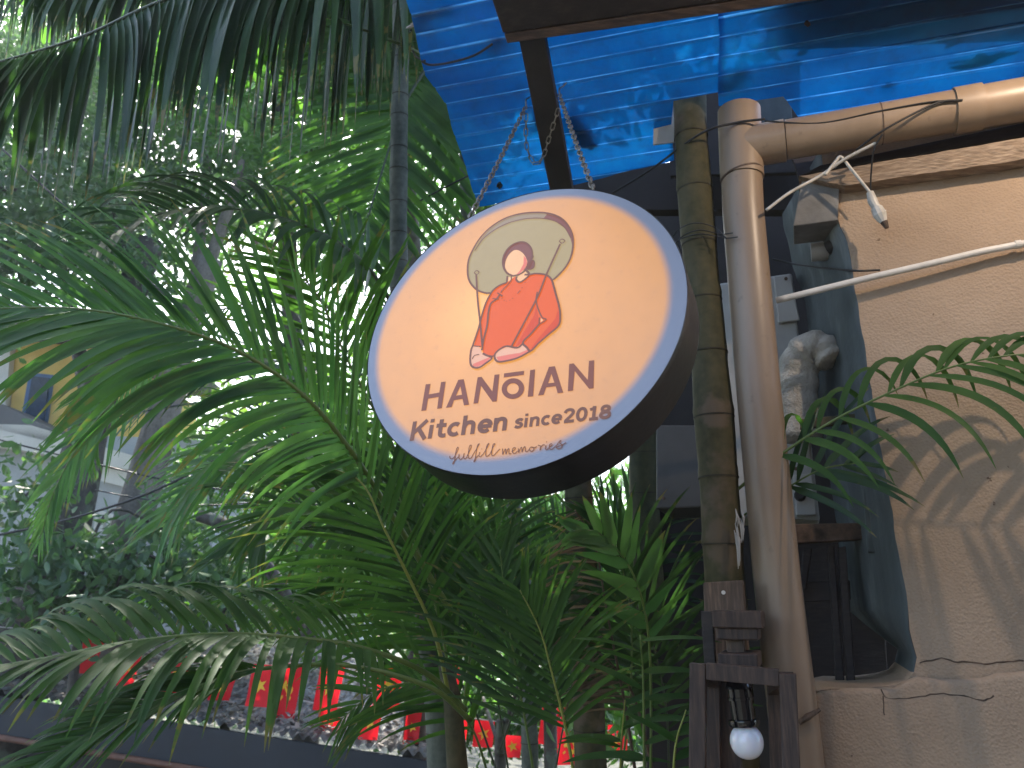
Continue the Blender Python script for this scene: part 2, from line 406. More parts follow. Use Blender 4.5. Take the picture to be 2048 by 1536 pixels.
leaf_blob(1780, 172, 14, 5, -.2, -.004, 'leaf_debris', 'tiny dark crumb on the blue sheet above the gutter pipe', 'debris', 9, spike=.6)
leaf_blob(1615, 48, 6, 5, 0, .022, 'roof_hole', 'small round dark hole in the blue sheet', 'hole', 10, 'dark', .1)
leaf_blob(999, 372, 6, 5, 0, .016, 'roof_hole', 'small dark spot low on the blue sheet above the sign', 'hole', 11, 'dark', .1)
m = MB(); m.tube(catmull([RP(842, 122, .01), RP(862, 130, .01), RP(905, 124, .012), RP(950, 110, .01), RP(985, 88, .008)], 30), .0035, 6)
tag(m.build('vine_stem', M['dark'], None, True), 'thin dark stem trailing left from the leaf clump across the blue roof', 'stem')

# ================================================================== HOUSE WALL (right)
wall = thing('house_wall', 'beige stuccoed house wall with a ragged opening beside the grey downpipe', 'wall', WP(1900, 1000, -.08))
def jag(poly, amp, step=.02, seed=0):
    out = []
    for a, b in zip(poly, poly[1:]+poly[:1]):
        L = (b-a).length; n = max(1, min(60, int(L/step)))
        for i in range(n):
            p = a.lerp(b, i/n); q = Vector((noise.noise(p*17+Vector((seed, 0, 0))), noise.noise(p*17+Vector((0, seed+5, 0))), 0))
            out.append(p+(WD*q.x+UP*q.y)*amp*(1 if L < 1.6 else 0))
    return out
edge = [(1640, 300), (1668, 420), (1690, 470), (1702, 520), (1722, 650), (1745, 800), (1775, 970), (1802, 1130), (1822, 1260),
        (1832, 1315), (1828, 1342), (1812, 1360), (1780, 1371), (1700, 1377), (1660, 1376), (1630, 1381), (1618, 1392), (1620, 1440), (1626, 1480), (1634, 1560), (1660, 1800), (1705, 2300)]
E = [WP(x, y, -.08) for x, y in edge]
br = WP(2900, 2300, -.08); tr_ = WP(2900, 300, -.08)
br.z = E[-1].z; tr_.z = E[0].z
poly = jag(E, .006)
poly = poly[:poly.index(min(poly, key=lambda p: (p-E[-1]).length))+1]+[br, tr_]
n = len(poly); back = [p-WN*.34 for p in poly]
ed = poly[:-2]; zz = 1e9
for p in ed: p.z = min(p.z, zz-1e-4); zz = p.z
n = len(ed); sR = (br-W0).dot(WD)
rt_ = [Vector(((W0+WD*sR-WN*.08).x, (W0+WD*sR-WN*.08).y, p.z)) for p in ed]
mobj('render_face', ed+rt_, [(i, i+1, n+i+1, n+i) for i in range(n-1)], M['stucco'], wall)
def rnd_edge(p, d): return p-WN*d+WN*0
SPL = lambda p: min(1, max(0, (p.z-E[9].z)/.1)); prof = [0, .003, .012, .15, .34]; V = []
for p in ed:
    for k, d_ in enumerate(prof): V.append(p-WN*d_-WD*(.006*min(1, k/2)+.30*d_*SPL(p)+.004*noise.noise(p*9+Vector((d_*20, 0, 0)))))
k = len(prof)
ns = next(i for i, p in enumerate(ed) if p.z < E[10].z)
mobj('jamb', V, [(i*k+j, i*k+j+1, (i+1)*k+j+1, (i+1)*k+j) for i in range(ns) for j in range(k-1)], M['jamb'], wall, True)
mobj('sill', V, [(i*k+j, i*k+j+1, (i+1)*k+j+1, (i+1)*k+j) for i in range(ns, n-1) for j in range(k-1)], M['stucco'], wall, True)
# the sill that sticks out below the opening: a slab of plaster with a cracked top
sp = [(1618, 1394), (1640, 1384), (1700, 1380), (1790, 1374), (1835, 1352), (1900, 1362), (2048, 1345), (2900, 1300)]
top = [WP(x, y, -.055) for x, y in sp]; ext = []
for a, b in zip(top, top[1:]):
    k_ = max(1, int((b-a).length/.012))
    for i in range(k_):
        p = a.lerp(b, i/k_); ext.append(p+UP*(.006*noise.noise(p*22)+.003*noise.noise(p*80)))
ext.append(top[-1])
lipb = [Vector((p.x, p.y, p.z-1.9)) for p in ext]
# keep only points in order from left to right
ords = sorted(range(len(ext)), key=lambda i: (ext[i]-W0).dot(WD)); ext = [ext[i] for i in ords]
V = []; Fc = []
for p in ext:
    V += [p-WN*.022, p+UP*-.003, p-UP*.012+WN*.002, p-UP*.10, p-UP*1.9]
for i in range(len(ext)-1):
    for k in range(4): a = i*5+k; Fc.append((a, a+1, a+6, a+5))
mobj('lower_render', V, Fc, M['stucco'], wall, True)
# crack grooves as thin dark slits in the plaster
for pts in ([(1762, 1378), (1772, 1395), (1800, 1398), (1840, 1392), (1880, 1388), (1930, 1392), (1965, 1402), (1975, 1398), (1988, 1392)], [(1765, 1390), (1768, 1420), (1772, 1430)],
            [(1838, 1326), (1880, 1318), (1950, 1326), (2048, 1322)]):
    m = MB(); q = catmull([WP(x, y, -.054 if y > 1330 else -.0795) for x, y in pts], 30)
    q = [p+(WD*noise.noise(p*60)+UP*noise.noise(p*71))*.004 for p in q]
    m.tube(q, [.0012+.0016*abs(noise.noise(p*40)) for p in q], 5); m.build('crack', M['rust'], wall)

# beam over the wall
hb = thing('wall_beam', 'rough lit wooden beam on top of the beige wall', 'beam', WP(1800, 320, -.03))
def quadbox(name, q, depth, mat, parent, bevel=.003):
    V = list(q)+[p-WN*depth for p in q]
    return_ = mobj(name, V, [(0, 1, 2, 3), (7, 6, 5, 4), (0, 4, 5, 1), (1, 5, 6, 2), (2, 6, 7, 3), (3, 7, 4, 0)], M[mat], parent)
    b = return_.modifiers.new('bevel', 'BEVEL'); b.width = bevel; b.segments = 2
    return return_
def wq(pts, n): return [WP(x, y, n) for x, y in pts]
def gridboard(name, q, depth, mat, parent, amp=.004, nx=60, ny=6):
    """rough sawn board: front face subdivided and made uneven"""
    V = []; Fc = []
    prof = [(0, -depth), (0, 0)]+[(j/ny, 0) for j in range(1, ny)]+[(1, 0), (1, -depth)]
    for i in range(nx+1):
        t = i/nx
        for (s_, d_) in prof:
            a = q[0].lerp(q[1], t); b = q[3].lerp(q[2], t); p = a.lerp(b, s_)+WN*d_
            V.append(p+WN*amp*noise.noise(p*40)+UP*amp*.8*noise.noise(p*33+Vector((5, 0, 0))))
    k = len(prof)
    for i in range(nx):
        for j in range(k-1): a = i*k+j; Fc.append((a, a+k, a+k+1, a+1))
    Fc.append(tuple(range(k))); Fc.append(tuple(nx*k+j for j in range(k))[::-1])
    return mobj(name, V, Fc, M[mat], parent)
gridboard('timber', wq([(1598, 352), (2500, 198), (2500, 252), (1690, 371)], -.035), .1, 'wood_beam', hb)
quadbox('end_block', wq([(1603, 362), (1680, 348), (1676, 440), (1586, 452)], -.06), .12, 'block_grey', hb)
quadbox('upper_strip', wq([(1640, 330), (2500, 150), (2500, 196), (1600, 350)], -.07), .06, 'wood_black', hb)
# thin shadow batten below the gutter
# back wall of the dim recess
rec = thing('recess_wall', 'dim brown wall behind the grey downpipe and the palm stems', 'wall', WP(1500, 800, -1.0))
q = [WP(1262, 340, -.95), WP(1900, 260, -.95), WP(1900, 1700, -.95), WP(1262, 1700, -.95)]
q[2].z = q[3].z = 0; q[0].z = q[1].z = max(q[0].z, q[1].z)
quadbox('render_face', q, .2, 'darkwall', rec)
ceil = [WP(1150, 352, -.1), WP(1345, 318, -.1), WP(1345, 352, -.1), WP(1150, 395, -.1)]
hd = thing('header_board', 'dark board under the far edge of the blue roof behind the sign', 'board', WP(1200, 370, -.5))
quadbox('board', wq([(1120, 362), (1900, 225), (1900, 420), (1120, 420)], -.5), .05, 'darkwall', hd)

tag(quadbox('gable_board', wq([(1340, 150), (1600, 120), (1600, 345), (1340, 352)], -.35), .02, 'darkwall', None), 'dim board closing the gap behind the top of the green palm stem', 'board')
tag(quadbox('gap_board', wq([(1560, 240), (2600, 60), (2600, 240), (1600, 365)], -.16), .02, 'wood_black', None), 'black board added to fill the dark gap behind the gutter pipe', 'board')  # added so the open gap between gutter pipe and beam stays dark
tag(quadbox('white_plate', wq([(1308, 202), (1350, 196), (1348, 284), (1306, 289)], .0), .006, 'white_metal', None, .001), 'small pale plate hanging below the blue roof left of the palm stem', 'plate')
# gutter pipe and downpipe
pipe = thing('downpipe', 'grey plastic downpipe with elbow joined to the gutter pipe', 'pipe', WP(1590, 1500, 0))
bot = WP(1594, 1500, 0); bot2 = bot+(bot-WP(1480, 300, 0)).normalized()*2.2
m = MB(); m.tube([WP(1479, 240, 0), WP(1486, 420, 0), WP(1515, 760, 0), WP(1553, 1150, 0), bot, bot2], [.0535]*6, 40)
autosmooth(m.build('pipe', M['pvc'], pipe))
m = MB(); m.tube([WP(1478, 222, 0), WP(1479, 250, 0), WP(1484, 358, 0)], [.0575]*3, 40); autosmooth(m.build('tee_fitting', M['pvc'], pipe))
m = MB(); m.tube([WP(1486, 296, 0), WP(1570, 281, 0)], [.0560]*2, 40); autosmooth(m.build('tee_branch', M['pvc'], pipe))
gut = thing('gutter_pipe', 'grey horizontal pipe running along the lower edge of the blue roof', 'pipe', WP(1800, 210, 0))
g0 = WP(1572, 280, 0); gd = (WP(2010, 205, 0)-g0)
m = MB(); m.tube([g0, g0+gd*.5, g0+gd, g0+gd*2.4], [.0525]*4, 40); autosmooth(m.build('pipe', M['pvc'], gut))
m = MB(); m.tube([g0+gd*.452, g0+gd*.457], [.0535]*2, 40); m.build('joint_ring', M['rust'], gut)
m = MB(); m.tube([g0+gd*.78, g0+gd*.90], [.0575]*2, 40); autosmooth(m.build('coupling', M['pvc'], gut))
m = MB(); m.tube([WP(1483.5, 352, 0), WP(1484.5, 355, 0)], [.0585]*2, 40); m.build('joint_ring', M['rust'], pipe)
# green sheet scrap behind
tag(quadbox('green_sheet', wq([(1500, 180), (1580, 170), (1585, 245), (1505, 260)], -.12), .01, 'jamb', None), 'scrap of pale green sheet between the downpipe top and the blue roof', 'sheet')
# white conduit
m = MB(); m.tube(catmull([WP(1552, 601, -.045), WP(1720, 560, -.04), WP(1850, 530, -.045), WP(1960, 504, -.05), WP(2048, 487, -.055), WP(2500, 400, -.06)], 40), .0085, 14)
cn = m.build('conduit', M['white_plastic'], None, True); tag(cn, 'thin white plastic conduit crossing the beige wall', 'conduit')
m = MB(); a, b = WP(2030, 490, -.055), WP(2042, 488, -.055); m.tube([a, b], .0105, 14); cl = m.build('clip', M['white_plastic'], None)
cl.parent = cn

# air conditioner, duct, bracket in the recess
acn = thing('air_conditioner', 'old white air conditioner housing behind the downpipe', 'air conditioner', WP(1500, 1000, -.45))
quadbox('casing', wq([(1436, 566), (1584, 545), (1640, 1042), (1446, 1030)], -.38), .3, 'white_metal', acn, .008)
quadbox('side_cover', wq([(1312, 850), (1400, 850), (1405, 1015), (1312, 1018)], -.42), .3, 'shaded_metal', acn, .006)
quadbox('front_panel', wq([(1546, 552), (1580, 547), (1600, 640), (1556, 646)], -.365), .012, 'white_metal', acn, .004)
quadbox('front_panel', wq([(1586, 950), (1625, 946), (1634, 1030), (1592, 1032)], -.365), .012, 'white_metal', acn, .004)
m = MB(); c = WP(1600, 990, -.34); m.tube([c+WN*.01, c, c-WN*.02], [.012, .016, .016], 12); m.build('valve', M['dark'], acn)
for (x, y) in ((1572, 558), (1600, 812), (1592, 938), (1326, 996)):
    m = MB(); c = WP(x, y, -.36 if x > 1400 else -.415); m.tube([c, c+WN*.006], .005, 8); m.build('screw', M['rust'], acn)
duct = thing('flexible_duct', 'wrapped pale duct bent over beside the downpipe', 'duct', WP(1600, 720, -.3))
dp = catmull([WP(1600, 880, -.3), WP(1594, 800, -.3), WP(1598, 735, -.29), WP(1618, 700, -.27), WP(1645, 700, -.26), WP(1664, 722, -.25)], 44)
m = MB(); m.tube(dp, [lerp(.058, .040, (i/43)**2)+.0025*math.sin(i*1.1)+.003*noise.noise(Vector((i*.7, 0, 0))) for i in range(44)], 24)
autosmooth(m.build('wrapping', M['foil'], duct), 80)
brk = thing('duct_bracket', 'rusty iron bracket shelf under the air conditioner', 'bracket', WP(1650, 1065, -.3))
quadbox('angle_iron', wq([(1590, 1048), (1742, 1045), (1742, 1078), (1592, 1086)], -.26), .05, 'rust', brk)
quadbox('upright', wq([(1716, 830), (1742, 826), (1776, 1108), (1736, 1104)], -.20), .03, 'jamb', brk)
quadbox('arm', wq([(1600, 838), (1758, 822), (1760, 838), (1600, 858)], -.18), .02, 'trunk_green', brk)
# tape wrapped cable roll hanging on the jamb
m = MB(); m.tube([WP(1622, 505, -.2), WP(1650, 502, -.2), WP(1688, 496, -.22)], [.026, .028, .024], 20)
tag(autosmooth(m.build('pipe_stub', M['white_metal'])), 'short pale pipe stub poking out under the beam end', 'pipe')
m = MB(); m.tube([WP(1655, 497, -.17), WP(1672, 488, -.16), WP(1690, 478, -.15)], [.02, .022, .012], 10)
tag(m.build('black_plug', M['dark']), 'black rag stuffed on the pipe stub', 'plug')
# dark timbers standing in the opening
tm = thing('leaning_timbers', 'dark timbers standing in the opening right of the downpipe', 'timber', WP(1650, 1300, -.3))
for (a, b, c_, d_, nn) in (((1655, 1090), (1668, 1090), (1690, 1375), (1672, 1375), -.30), ((1676, 1095), (1692, 1092), (1712, 1375), (1694, 1375), -.28),
                        ((1598, 1165), (1700, 1160), (1702, 1200), (1600, 1205), -.33), ((1605, 1100), (1625, 1095), (1612, 1180), (1600, 1180), -.31)):
    quadbox('timber', wq([a, b, c_, d_], nn), .03, 'wood_black', tm)
dk = thing('recess_door', 'dark brown door panel in the recess right of the downpipe', 'door', WP(1640, 1300, -.5))
quadbox('panel', wq([(1560, 1080), (1760, 1080), (1790, 1600), (1560, 1600)], -.5), .04, 'wood_black', dk)

# ================================================================== CABLES
def cable(pts, r, label, mat='cable', n=60, cat='cable', name='cable'):
    m = MB(); q = catmull(pts, n); m.tube(q, r, 6); return tag(m.build(name, M[mat], None, True), label, cat)
cable([WP(1225, 386, -.1), WP(1300, 340, -.05), (WP(1400, 268, .07)), WP(1470, 246, .065), WP(1530, 238, .058)], .0035, 'black cable sagging from behind the sign to the downpipe top')
cable([WP(1530, 242, .05), WP(1640, 246, .052), WP(1760, 222, .054), WP(1860, 204, .056), WP(1925, 200, .056)], .0022, 'black cable lying along the top of the gutter pipe')
cable([WP(1712, 300, .02), WP(1765, 262, .06), WP(1830, 226, .062), WP(1880, 204, .060), WP(1925, 200, .058)], .003, 'dark cable crossing the gutter pipe diagonally')
cable([WP(1765, 268, .06), WP(1748, 300, .04), WP(1742, 350, .0), WP(1741, 385, -.02)], .0022, 'thin dark wire hanging from the gutter pipe to the plug')
cable([WP(1533, 420, .05), WP(1580, 385, .03), WP(1640, 352, .01), WP(1690, 318, .02), WP(1752, 286, .04)], .0042, 'frayed pale cord tied from the downpipe to the gutter pipe', 'cable_w')
cable([WP(1650, 350, .015), WP(1672, 322, .015), WP(1682, 314, .015), WP(1700, 335, .01), WP(1741, 386, .0)], .0042, 'bent white lead ending in a dirty connector', 'cable_w')
con = thing('cable_connector', 'dirty white cable connector dangling over the beige wall', 'connector', WP(1755, 420, 0))
m = MB(); m.tube([WP(1740, 385, 0), WP(1745, 402, 0), WP(1754, 418, 0)], [.009, .012, .010], 12); m.build('sleeve', M['cable_w'], con)
m = MB(); m.tube([WP(1753, 416, 0), WP(1760, 430, 0), WP(1767, 444, 0)], [.014, .016, .009], 10); m.build('body', M['cable_w'], con)
m = MB(); m.tube([WP(1768, 444, 0), WP(1774, 456, 0)], [.009, .005], 10); m.build('socket_end', M['rust'], con)
m = MB(); m.tube([WP(1745, 424, .0), WP(1772, 424, .0)], .0055, 8); m.build('wing', M['white_plastic'], con)
cable([WP(1545, 518, -.3), WP(1600, 530, -.28), WP(1700, 541, -.07), WP(1760, 540, -.07)], .003, 'black cable passing behind the white conduit')

# wall lamp of the terrace, just outside the picture
lp = W0+WD*.86+WN*.55; lp.z = 5.36
lt = thing('wall_lamp', 'small warm lamp hanging under the porch roof above the beige wall', 'lamp', lp)
m = MB(); m.tube([lp+UP*.10, lp+UP*.05, lp+UP*.03, lp+UP*.005], [.012, .02, .06, .075], 20, caps=False); m.build('shade', M['black_plastic'], lt, True)
m = MB(); m.tube([lp+UP*.16, lp+UP*.1], .004, 6); m.build('cord', M['cable'], lt, True)
pl2 = bpy.data.lights.new('lamp_bulb', 'POINT'); pl2.energy = 7.0; pl2.color = (1, .77, .56); pl2.shadow_soft_size = .012
po = bpy.data.objects.new('lamp_bulb', pl2); COL.objects.link(po); po.location = lp

# ================================================================== LANTERN
lan = thing('wooden_lantern', 'dark wooden lantern frame with stepped top fixed to the palm stem', 'lantern', WP(1480, 1560, .3))
FN, BN = .36, .20
def bar(name, a, b, wid, dep, n, parent, mat='wood_dark', up=None):
    p0, p1 = WP(*a, n), WP(*b, n); ax = (p1-p0); L = ax.length; ax.normalize(); s_ = ax.cross(WN).normalized()
    m = MB(); m.box((p0+p1)/2-WN*dep/2, ax, s_, WN, L/2, wid/2, dep/2); return m.build(name, M[mat], parent, bevel=.0015)
PXM = .00098      # metres per pixel about there
bar('post', (1395, 1328), (1393, 1700), .030, .028, FN, lan)
bar('post', (1575, 1348), (1590, 1720), .030, .028, FN, lan)
bar('top_rail', (1412, 1343), (1558, 1356), .030, .026, FN, lan)
bar('bottom_rail', (1411, 1690), (1572, 1700), .030, .026, FN, lan)
bar('post', (1425, 1350), (1428, 1700), .028, .026, BN, lan)
bar('post', (1548, 1368), (1562, 1700), .028, .026, BN, lan)
bar('back_board', (1448, 1340), (1452, 1700), .066, .014, BN-.03, lan, 'wood_dark')
for (fx, fy, bx, by) in ((1395, 1328, 1424, 1356), (1574, 1346, 1548, 1370)):
    p0, p1 = WP(fx, fy+12, FN-.028), WP(bx, by+6, BN)
    ax = (p1-p0); L = ax.length; ax.normalize(); s_ = ax.cross(UP).normalized()
    m = MB(); m.box((p0+p1)/2, ax, s_, UP, L/2, .013, .013); m.build('side_rail', M['wood_dark'], lan, bevel=.0015)
def block(name, x0, x1, y, h, n0, n1, mat='wood_dark'):
    p0, p1 = WP(x0, y, n1), WP(x1, y+(x1-x0)*.02, n1); ax = (p1-p0); L = ax.length; ax.normalize()
    m = MB(); m.box((p0+p1)/2-WN*(n1-n0)/2, ax, UP, WN, L/2, h/2, (n1-n0)/2); return m.build(name, M[mat], lan, bevel=.003)
block('cap_block', 1424, 1524, 1238, .034, .13, .27)
block('cap_block', 1432, 1516, 1267, .024, .14, .26)
block('cap_block', 1436, 1516, 1322, .028, .15, .30)
p = WP(1472, 1295, .22); m = MB(); m.box(p, WD, UP, WN, .017, .034, .02); m.build('neck', M['wood_post'], lan, bevel=.002)
p = WP(1420, 1310, .16); m = MB(); m.box(p, WD, UP, WN, .012, .09, .012); m.build('hanger', M['wood_black'], lan, bevel=.002)
pb = thing('mounting_plank', 'worn brown plank screwed to the palm stem above the lantern', 'plank', WP(1450, 1200, .08))
quadbox('plank', wq([(1406, 1165), (1486, 1160), (1500, 1330), (1412, 1330)], .10), .03, 'wood_post', pb)
m = MB(); c = WP(1447, 1185, .10); m.tube([c, c+WN*.003], .0045, 12); m.build('screw', M['white_plastic'], pb)
# socket and bulb
c0, c1 = WP(1476, 1362, .28), WP(1489, 1452, .28); ax = (c1-c0).normalized()
m = MB(); L = (c1-c0).length
prof = [(0, .022), (.16, .026), (.17, .023), (.35, .023), (.36, .0255), (.42, .0255), (.43, .022), (.84, .021), (.86, .029), (.93, .030), (1, .028), (1.01, .018)]
m.tube([c0+ax*L*t for t, r in prof], [r for t, r in prof], 32); autosmooth(m.build('lamp_socket', M['black_plastic'], lan), 30)
rb = .0315; m = MB(); pts = []; rr = []
for i in range(19):
    t = i/18*math.pi; pts.append(c1+ax*(rb*.86-rb*1.02*math.cos(t))); rr.append(max(.0008, rb*math.sin(t)**.9 if t > 1.5 else max(rb*math.sin(t), .018)))
m.tube(pts, rr, 32)
mm = NM('milk_glass'); M['bulb'] = mm.fin(mm.bsdf((.75, .76, .82), .12, Transmission_Weight=0.0, Subsurface_Weight=.3, Coat_Weight=.5))
m.build('bulb', M['bulb'], lan, True)
for (y, a_, b_) in ((452, 1338, 1440), (466, 1345, 1452), (474, 1336, 1462)):
    cable([WP(a_, y+34, .02), WP(a_+18, y+8, .06), WP((a_+b_)/2, y-6, .075), WP(b_-12, y+2, .06), WP(b_+14, y+rnd.uniform(-14, 30), .06)], .0016, '%s of the three dark tie wires wound round the green palm stem' % ('topmost' if y == 452 else 'middle one' if y == 466 else 'lowest'), name='tie_wire', cat='wire')
# twig tie
cable([WP(1600, 1420, .04), WP(1616, 1398, .03), WP(1622, 1392, -.04)], .003, 'thin wire tied round the downpipe at the sill', 'rust')
m = MB(); m.tube([WP(1598, 1446, .06), WP(1615, 1434, .06), WP(1640, 1419, .05)], [.005, .0075, .004], 8)
tag(m.build('twig', M['wood_post']), 'short brown twig stuck beside the downpipe above the lower wall', 'twig')

# ================================================================== ROUND SIGN
def cam2w(v): return tow(*v)
SN = tow(-.38288826, .50188529, .7755693*-1).normalized()     # out of the face
DEP = 1.354; SC = CAM+tow(.00521487, .08553189, 1.0)*DEP
SX = Vector((.920227, -.39045821, .02691953)); SX = (SX-SN*SX.dot(SN)).normalized(); SY = SN.cross(SX).normalized()
SM = Matrix(((SX.x, SY.x, SN.x, SC.x), (SX.y, SY.y, SN.y, SC.y), (SX.z, SY.z, SN.z, SC.z), (0, 0, 0, 1)))
SMI = SM.inverted()
def SF(px, py): p = SMI @ hit(px, py, SC, SN); return p.x, p.y
RS = .300
sign = thing('hanging_sign', 'round illuminated restaurant sign reading HANOIAN Kitchen hung on two chains', 'sign', (0, 0, 0))
sign.matrix_world = SM
def sobj(name, me, mat, smooth=False):
    if smooth: me.polygons.foreach_set('use_smooth', [True]*len(me.polygons))
    if mat: me.materials.append(mat)
    o = bpy.data.objects.new(name, me); COL.objects.link(o); o.parent = sign; return o
def smb(m, name, mat, smooth=False):
    me = bpy.data.meshes.new(name); me.from_pydata([tuple(v) for v in m.v], [], m.f); me.update(); return sobj(name, me, mat, smooth)
# face with a lit centre; the tube light inside stops short of the rim
m = NM('sign_face'); tc = m.n('ShaderNodeTexCoord')
sep = m.n('ShaderNodeSeparateXYZ'); m.l(tc.outputs['Object'], sep.inputs[0])
mx_, my_ = -.005, .005
def msub(a, v): x = m.n('ShaderNodeMath', operation='SUBTRACT'); m.l(a, x.inputs[0]); x.inputs[1].default_value = v; return x.outputs[0]
cmb = m.n('ShaderNodeCombineXYZ'); m.l(msub(sep.outputs[0], mx_), cmb.inputs[0]); m.l(msub(sep.outputs[1], my_), cmb.inputs[1])
ln = m.n('ShaderNodeVectorMath', operation='LENGTH'); m.l(cmb.outputs[0], ln.inputs[0])
mask = m.ramp(ln.outputs['Value'], [(.269, (1, 1, 1)), (.283, (0, 0, 0))])
ln2 = m.n('ShaderNodeVectorMath', operation='DISTANCE'); m.l(tc.outputs['Object'], ln2.inputs[0]); ln2.inputs[1].default_value = (-.06, .03, 0)
hot = m.ramp(ln2.outputs['Value'], [(0.0, (1.2, .53, .10)), (.13, (.86, .34, .04)), (.32, (.66, .26, .035))])
grime = m.ramp(m.noise(tc.outputs['Object'], 26, 6, .6), [(.35, (.93, .93, .93)), (.6, (1, 1, 1))])
specks = m.ramp(m.noise(tc.outputs['Object'], 75, 3), [(.60, (1, 1, 1)), (.70, (.84, .80, .76))])
em = m.mix(1.0, m.mix(1.0, hot, grime, 'MULTIPLY'), specks, 'MULTIPLY')
em = m.mix(1.0, em, mask, 'MULTIPLY')
b = m.n('ShaderNodeBsdfPrincipled'); m.l(m.mix(mask, (.30, .31, .36), (.27, .21, .15)), b.inputs['Base Color'])
b.inputs['Roughness'].default_value = .22
m.l(m.bump(m.noise(tc.outputs['Object'], 300, 5, .7), .10, .002), b.inputs['Normal'])
m.l(em, b.inputs['Emission Color']); b.inputs['Emission Strength'].default_value = .88*2**-EXPO
M['face'] = m.fin(b.outputs[0])
N = 128
mb = MB(); mb.v = [Vector((RS*math.cos(2*math.pi*i/N), RS*math.sin(2*math.pi*i/N), 0)) for i in range(N)]; mb.f = [tuple(range(N))]
smb(mb, 'face_panel', M['face'])
mb = MB(); prof = [(RS+.0012, .001), (RS+.002, -.003), (RS+.001, -.02), (RS+.001, -.097), (RS-.004, -.100), (RS-.03, -.100), (RS-.03, -.06)]
prof = [(RS-.001, -.002)]+prof
for i in range(N):
    for r, z in prof: t = 2*math.pi*i/N; mb.v.append(Vector((r*math.cos(t), r*math.sin(t), z)))
k = len(prof)
for i in range(N):
    for j in range(k-1): a, b2 = i*k+j, ((i+1) % N)*k+j; mb.f.append((a, a+1, b2+1, b2))
autosmooth(smb(mb, 'drum', M['drum']), 50)
mb = MB(); mb.v = [Vector(((RS-.03)*math.cos(2*math.pi*i/N), (RS-.03)*math.sin(2*math.pi*i/N), -.06)) for i in range(N)]; mb.f = [tuple(range(N))]
smb(mb, 'back_panel', M['drum'])
# print: flat fills and lines traced onto the face
def z2(s): return lambda x, y: (900+x/4.268, 400+y/4.267)
def z3(x, y): return (790+x/4.452, 700+y/4.452)
Z2 = z2(0)
def flat(name, loops, mat, z, tf=Z2, smooth=0):
    cu = bpy.data.curves.new(name, 'CURVE'); cu.dimensions = '2D'; cu.fill_mode = 'BOTH'
    for lp in loops:
        pts = [SF(*tf(x, y)) for x, y in lp]
        if smooth:
            v = [Vector((a, b, 0)) for a, b in pts]; L = len(v); out = []
            for i in range(L):
                a, b, c, d = v[i-1], v[i], v[(i+1) % L], v[(i+2) % L]
                for u in (0, .25, .5, .75): out.append(.5*((2*b)+(c-a)*u+(2*a-5*b+4*c-d)*u*u+(3*b-3*c+d-a)*u**3))
            pts = [(p.x, p.y) for p in out]
        s = cu.splines.new('POLY'); s.points.add(len(pts)-1); s.use_cyclic_u = True
        for q, (a, b) in zip(s.points, pts): q.co = (a, b, 0, 1)
    ob = bpy.data.objects.new('tmp', cu); me = bpy.data.meshes.new_from_object(ob); bpy.data.objects.remove(ob)
    me.transform(Matrix.Translation((0, 0, z))); me.name = name
    return sobj(name, me, mat)
def stroke(mb, pts, wpx, z, tf=Z2, closed=False, smooth=True, dash=None):
    p = [Vector((*SF(*tf(x, y)), 0)) for x, y in pts]
    if closed: p.append(p[0])
    if smooth and len(p) > 2: p = catmull(p, len(p)*6)
    wm = wpx*.00088/2
    segs = [p]
    if dash:
        segs = []; d = 0; cur = []
        for a, b in zip(p, p[1:]):
            if (d % (dash*1.6)) < dash: cur.append(a); cur.append(b) if False else None
            else:
                if len(cur) > 1: segs.append(cur)
                cur = []
            d += (b-a).length
        if len(cur) > 1: segs.append(cur)
    for p in segs:
        b0 = len(mb.v)
        for i, q in enumerate(p):
            T = (p[min(i+1, len(p)-1)]-p[max(i-1, 0)])
            if T.length < 1e-9: T = Vector((1, 0, 0))
            T.normalize(); nrm = Vector((-T.y, T.x, 0))
            mb.v += [q+nrm*wm+Vector((0, 0, z)), q-nrm*wm+Vector((0, 0, z))]
        for i in range(len(p)-1): mb.f.append((b0+2*i, b0+2*i+1, b0+2*i+3, b0+2*i+2))
def lit(name, srgb, k=1.0):
    c = [(x/255)**2.2 for x in srgb]; return emis(name, tuple(c), k*.92)
I_brown = lit('ink_brown', (132, 88, 76)); I_line = lit('ink_line', (128, 86, 68)); I_olive = lit('ink_olive', (183, 163, 120))
I_orange = lit('ink_orange', (240, 106, 44)); I_peach = lit('ink_peach', (255, 200, 150)); I_pink = lit('ink_pink', (236, 130, 112))
I_shade = lit('ink_orange_shade', (222, 86, 42)); I_hair = lit('ink_hair', (140, 90, 78)); I_grey = lit('ink_rim', (168, 148, 124)); I_skin = lit('ink_skin', (244, 188, 158))
I_text = lit('ink_text', (134, 82, 62)); I_text2 = lit('ink_text_small', (120, 82, 62))
hat = [(155, 620), (163, 520), (200, 430), (265, 330), (350, 240), (470, 165), (600, 125), (720, 113), (830, 118), (930, 150), (1000, 210), (1045, 300), (1052, 400), (1030, 500), (980, 590), (885, 685), (700, 700), (350, 800), (300, 798), (230, 770), (175, 700)]
flat('hat_print', [hat], I_olive, .0006, smooth=1)
rimb = [(225, 425), (290, 330), (400, 250), (520, 195), (650, 165), (780, 162), (900, 185), (980, 240), (1030, 315), (1045, 300), (1000, 210), (930, 150), (830, 118), (720, 113), (600, 125), (470, 165), (350, 240), (265, 330)]
flat('hat_rim_print', [rimb], I_grey, .0008)
flat('hat_rim_shade_print', [[(800, 160), (900, 185), (980, 240), (1030, 330), (1048, 400), (1045, 300), (1000, 210), (930, 150), (830, 122)]], I_hair, .0010)
